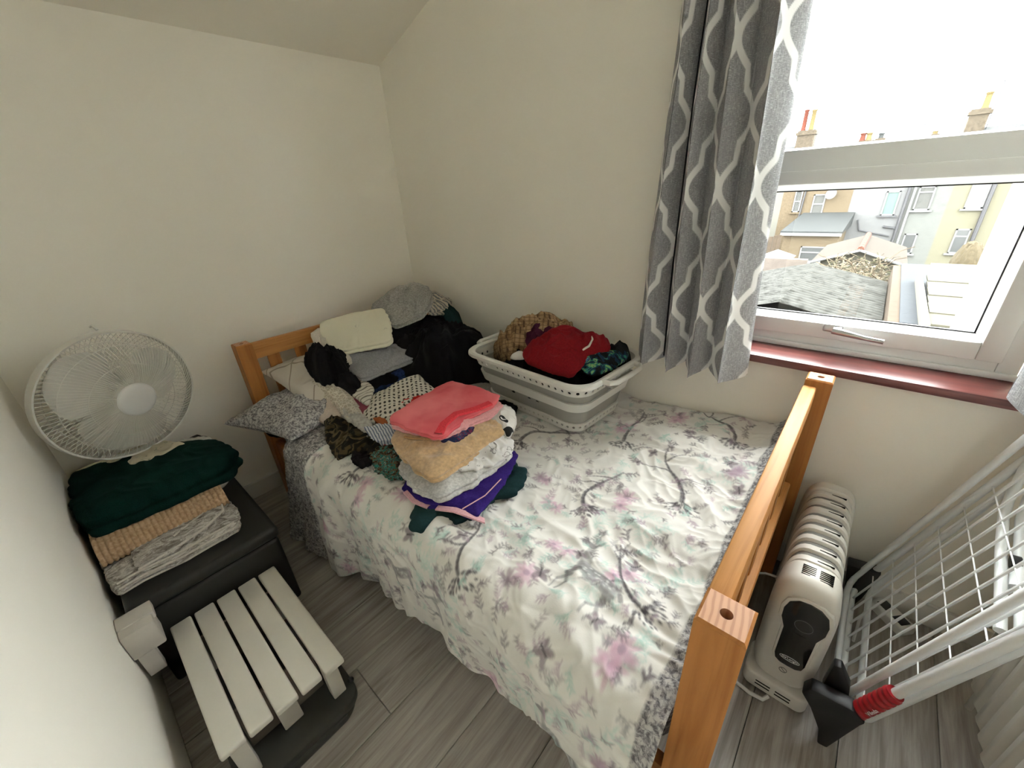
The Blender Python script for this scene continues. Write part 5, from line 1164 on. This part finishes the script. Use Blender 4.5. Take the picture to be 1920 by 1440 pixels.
def chimney(h, x0, x1, y0, z0, z1, pots, mat=BRICK):
    o = boxo('chimney', (x0, y0, z0), (x1, y0 + .9, z1), mat, h)
    boxo('chimney_cap', (x0 - .08, y0 - .08, z1 - .28), (x1 + .08, y0 + .98, z1 - .10), mat, o)
    for px, pz0, pz1, r, mm in pots:
        m = MB(); m.lathe([(r * 1.15, 0), (r * 1.1, .1), (r, .15), (r * .9, pz1 - pz0 - .12), (r * 1.12, pz1 - pz0 - .08), (r * 1.12, pz1 - pz0)], Matrix.Translation((px, y0 + .45, pz0)), 14); m.build('chimney_pot', mm, o)
    return o
c1 = chimney(h1, -3.43, -2.42, 35.6, 2.2, 3.98, [(-3.22, 3.95, 5.2, .14, TERRA), (-2.78, 3.95, 5.15, .14, BUFF)]); c1.location.x = -.55
chimney(h2, .15, .95, 36, 2.2, 3.05, [(.30, 3.0, 3.50, .15, TERRA), (.62, 3.0, 3.48, .15, BUFF)]).location.x = -.72
chimney(h2, 1.2, 1.7, 36, 2.2, 3.1, [(1.45, 3.0, 3.40, .14, SLATE)]).location.x = -.95
chimney(h3, 2.8, 3.2, 36, 2.2, 3.05, [(2.98, 3.0, 3.22, .12, BUFF)])
c4 = chimney(h4, 4.15, 4.92, 35.6, 2.2, 4.05, [(4.66, 4.0, 4.82, .15, BUFF)])
def aerial(x, z0, z1, label):
    t = thing('tv_aerial', label, 'aerial', (x, 36, z0), 'rooftop aerials'); m = MB(); m.tube([(x, 36, z0), (x + .05, 36, z1)], .025, 6); mast = m.build('mast', XBLACK, t)
    m = MB(); m.tube([(x - .35, 36, z1 - .05), (x + .4, 36, z1 + .05)], .018, 6)
    for k in range(5): xx = x - .3 + k * .16; m.tube([(xx, 35.8, z1), (xx, 36.2, z1)], .012, 5)
    m.build('antenna', XBLACK, t)
aerial(-2.7, 2.4, 4.45, 'rooftop aerial beside the red and yellow chimney pots'); aerial(-1.9, 2.4, 3.55, 'short rooftop aerial right of the twin pot chimney'); aerial(3.97, 2.4, 4.70, 'rooftop aerial left of the tall right chimney'); aerial(5.0, 2.4, 5.25, 'tallest rooftop aerial right of the right chimney'); aerial(2.35, 2.4, 3.6, 'small rooftop aerial in the middle of the roofs')
# ---- yards between
st(boxo('ground', (-30, T + .2, GY - .2), (40, 60, GY), render_mat('yard_ground', er(.6, .56, .44), 1.5, .3)), 'yards between the houses')
ga = thing('garden_shed', 'corrugated roofed shed nearest below the window', 'shed', (1.2, 8, GY))
boxo('wall', (.05, 6.35, GY), (2.35, 9.9, -.80), render_mat('shed_block', ec(.70, .66, .55), 6), ga)
def corr(name, xa, za, xb, zb_, y0, y1, per=.16, amp=.022):
    nx, ny = 24, 320; x = np.linspace(xa, xb, nx)[:, None]; y = np.linspace(y0, y1, ny)[None, :]; z = np.interp(x, sorted((xa, xb)), [za, zb_] if xa < xb else [zb_, za])
    Z = z + amp * np.sin(2 * np.pi * y / per) + .012 * pn(x * 2, y * 2, 3); P = np.stack([x + 0 * Z, y + 0 * Z, Z], -1)
    M = Mat(name + '_cement', er(.66, .66, .60), .9, .1); n = M.noise(7, 5, None, .75); M.col(M.ramp(n, [(.36, er(.26, .26, .22)), (.52, er(.72, .72, .65)), (.7, er(.95, .94, .86))])); return grid_mesh(name, P, M.m, ga)
corr('corrugated_sheet', -.25, -.85, 1.15, -.48, 6.2, 10.0); corr('corrugated_sheet', 1.13, -.47, 2.42, -.74, 6.0, 9.75)
m = MB(); m.prism([(.1, -1.2), (1.25, -.66), (1.9, -.95), (1.9, -1.2)], 1, 5.4, 6.15); m.build('tiled_verge', TERRA, ga, smooth=False)
gb = thing('gabled_shed', 'old gabled shed with red ridge tiles behind the brambles', 'shed', (1.75, 14.8, GY))
OLD = render_mat('mossy_tiles', er(.52, .39, .27), 10, .45)
m = MB(); m.prism([(.95, GY), (2.60, GY), (2.60, -.93), (1.76, -.64), (.95, -.93)], 1, 13.15, 16.4); m.build('wall', render_mat('shed_render', ec(.80, .76, .60), 5, .2), gb, smooth=False)
for sx in (-1, 1):
    m = MB(); m.add([(1.76, 12.95, -.56), (1.76 + sx * 1.02, 12.95, -.92), (1.76 + sx * 1.02, 16.6, -.92), (1.76, 16.6, -.56), (1.76, 12.95, -.62), (1.76 + sx * 1.02, 12.95, -.98), (1.76 + sx * 1.02, 16.6, -.98), (1.76, 16.6, -.62)], [(0, 1, 2, 3), (4, 5, 6, 7), (0, 1, 5, 4), (1, 2, 6, 5), (2, 3, 7, 6)]); m.build('roof_slope', OLD, gb, smooth=False)
    m = MB(); m.tube([(1.76, 12.93, -.58), (1.76 + sx * 1.02, 12.93, -.94)], .035, 6); m.build('bargeboard', XWHITE, gb)
for k in range(8): m = MB(); m.tube([(1.76, 12.95 + k * .45, -.55), (1.76, 13.37 + k * .45, -.55)], .075, 8); m.build('ridge_tile', TERRA, gb)
# brambles: a tangle nobody could count
rb = random.Random(3); m = MB()
for k in range(420):
    x, y, z = rb.uniform(1.3, 2.38), rb.uniform(9.9, 12.9), rb.uniform(-1.6, -.75); d = Vector((rb.uniform(-1, 1), rb.uniform(-1, 1), rb.uniform(-.6, .9))).normalized(); l = rb.uniform(.25, .7)
    p = Vector((x, y, z)); m.tube([p, p + d * l * .5 + Vector((0, 0, .06)), p + d * l + Vector((0, 0, -.05))], rb.uniform(.006, .013), 4)
for k in range(900):
    x, y, z = rb.uniform(1.3, 2.38), rb.uniform(9.9, 12.9), rb.uniform(-1.6, -.72); a = rb.uniform(0, 6.3); s_ = rb.uniform(.03, .07)
    u_ = Vector((math.cos(a), math.sin(a), rb.uniform(-.5, .5))) * s_; w_ = Vector((-math.sin(a), math.cos(a), rb.uniform(-.5, .5))) * s_ * .5; p = Vector((x, y, z)); m.add([p - u_, p + w_, p + u_, p - w_], [(0, 1, 2, 3)])
o = m.build('bramble', blotch('dead_bramble', [(0, ec(.50, .36, .22)), (.45, ec(.72, .58, .38)), (.6, ec(.30, .30, .14))], 3, 2, .4), None, smooth=False); tag(o, 'tangle of dead brown brambles between the two sheds', 'brambles', kind='stuff')
o = heap('straw_bush', (3.72, 12.2), .30, .35, 0, -1.0, .75, render_mat('straw', er(1.1, .88, .52), 20, .5), 5, 5, .8, 90, 30); tag(o, 'dry straw-coloured bush on the terrace to the right', 'bush')
o = boxo('garden_wall', (2.44, 5.2, GY), (2.56, 10.4, -.52), render_mat('orange_brick', er(.85, .58, .36), 6, .3)); tag(o, 'orange brick garden wall beside the corrugated shed', 'wall')
o = boxo('boundary_wall', (-1.2, 12.0, GY), (.75, 12.2, -.74), render_mat('pink_coping', ec(.86, .72, .62), 4, .2)); tag(o, 'low pinkish boundary wall behind the corrugated shed', 'wall')
fr_ = thing('flat_roof_extension', 'grey felt flat roof below the white side wall', 'extension', (3.1, 8.2, GY))
boxo('wall', (2.62, 5.9, GY), (3.75, 10.5, -.56), H_PALE, fr_); boxo('felt_roof', (2.56, 5.7, -.56), (3.8, 10.6, -.50), render_mat('blue_grey_felt', er(.42, .48, .56), 3, .15), fr_)
CANOPY = render_mat('cream_boards', er(.85, .79, .55), 3, .12, .2)
cr = thing('cream_canopy', 'cream boarded canopy roof beside the white side wall', 'canopy', (3.05, 7.0, -.5))
for k in range(6): y0 = 5.3 + k * .55; x0 = 2.80 + .012 * k; m = MB(); m.box((x0, y0, -.40 - .0 * k), (3.35, y0 + .57, -.375 + .012 * (k % 2))); m.build('board', CANOPY, cr, smooth=False)
boxo('fascia', (2.74, 5.2, -.50), (2.80, 8.62, -.36), H_CREAM, cr); boxo('side_wall', (2.76, 4.6, GY), (2.85, 8.6, -.50), H_WHITE, cr)
o = boxo('terrace_wall', (3.05, 11, -2), (4.6, 11.3, -.57), H_CREAM); tag(o, 'cream terrace parapet below the straw bush', 'wall')
gz = thing('gazebo', 'white canvas gazebo roof beyond the left boundary wall', 'gazebo', (-.68, 16.5, GY))
m = MB(); m.add([(-1.25, 16, -1.42), (-.15, 16, -1.40), (-.15, 17.2, -1.40), (-1.25, 17.2, -1.42), (-.68, 16.6, -1.12)], [(0, 1, 4), (1, 2, 4), (2, 3, 4), (3, 0, 4), (3, 2, 1, 0)]); m.build('canvas', plain('gazebo_canvas', er(.75, .79, .86), .7), gz, smooth=False)
for x, y in ((-1.2, 16.05), (-.2, 16.05), (-1.2, 17.15), (-.2, 17.15)): m = MB(); m.tube([(x, y, GY), (x, y, -1.4)], .02, 6); m.build('pole', XWHITE, gz)
fe = thing('garden_fence', 'brown board fence below the pale cream house', 'fence', (-2.4, 24, GY))
for k in range(9): boxo('board', (-3.4 + k * .18, 24, GY), (-3.4 + k * .18 + .165, 24.04, -1.75 + .04 * k), render_mat('fence_brown', ec(.55, .42, .30), 5) if k == 0 else bpy.data.materials['fence_brown'], fe)
# side wall of our own house, right of the window
o = boxo('side_wall', (2.75, T + .05, GY), (3.2, 3.55, 1.32), render_mat('rough_white_render', (.16, .16, .152), 7, .2, .8)); st(o, 'rough white rendered side wall of the house')
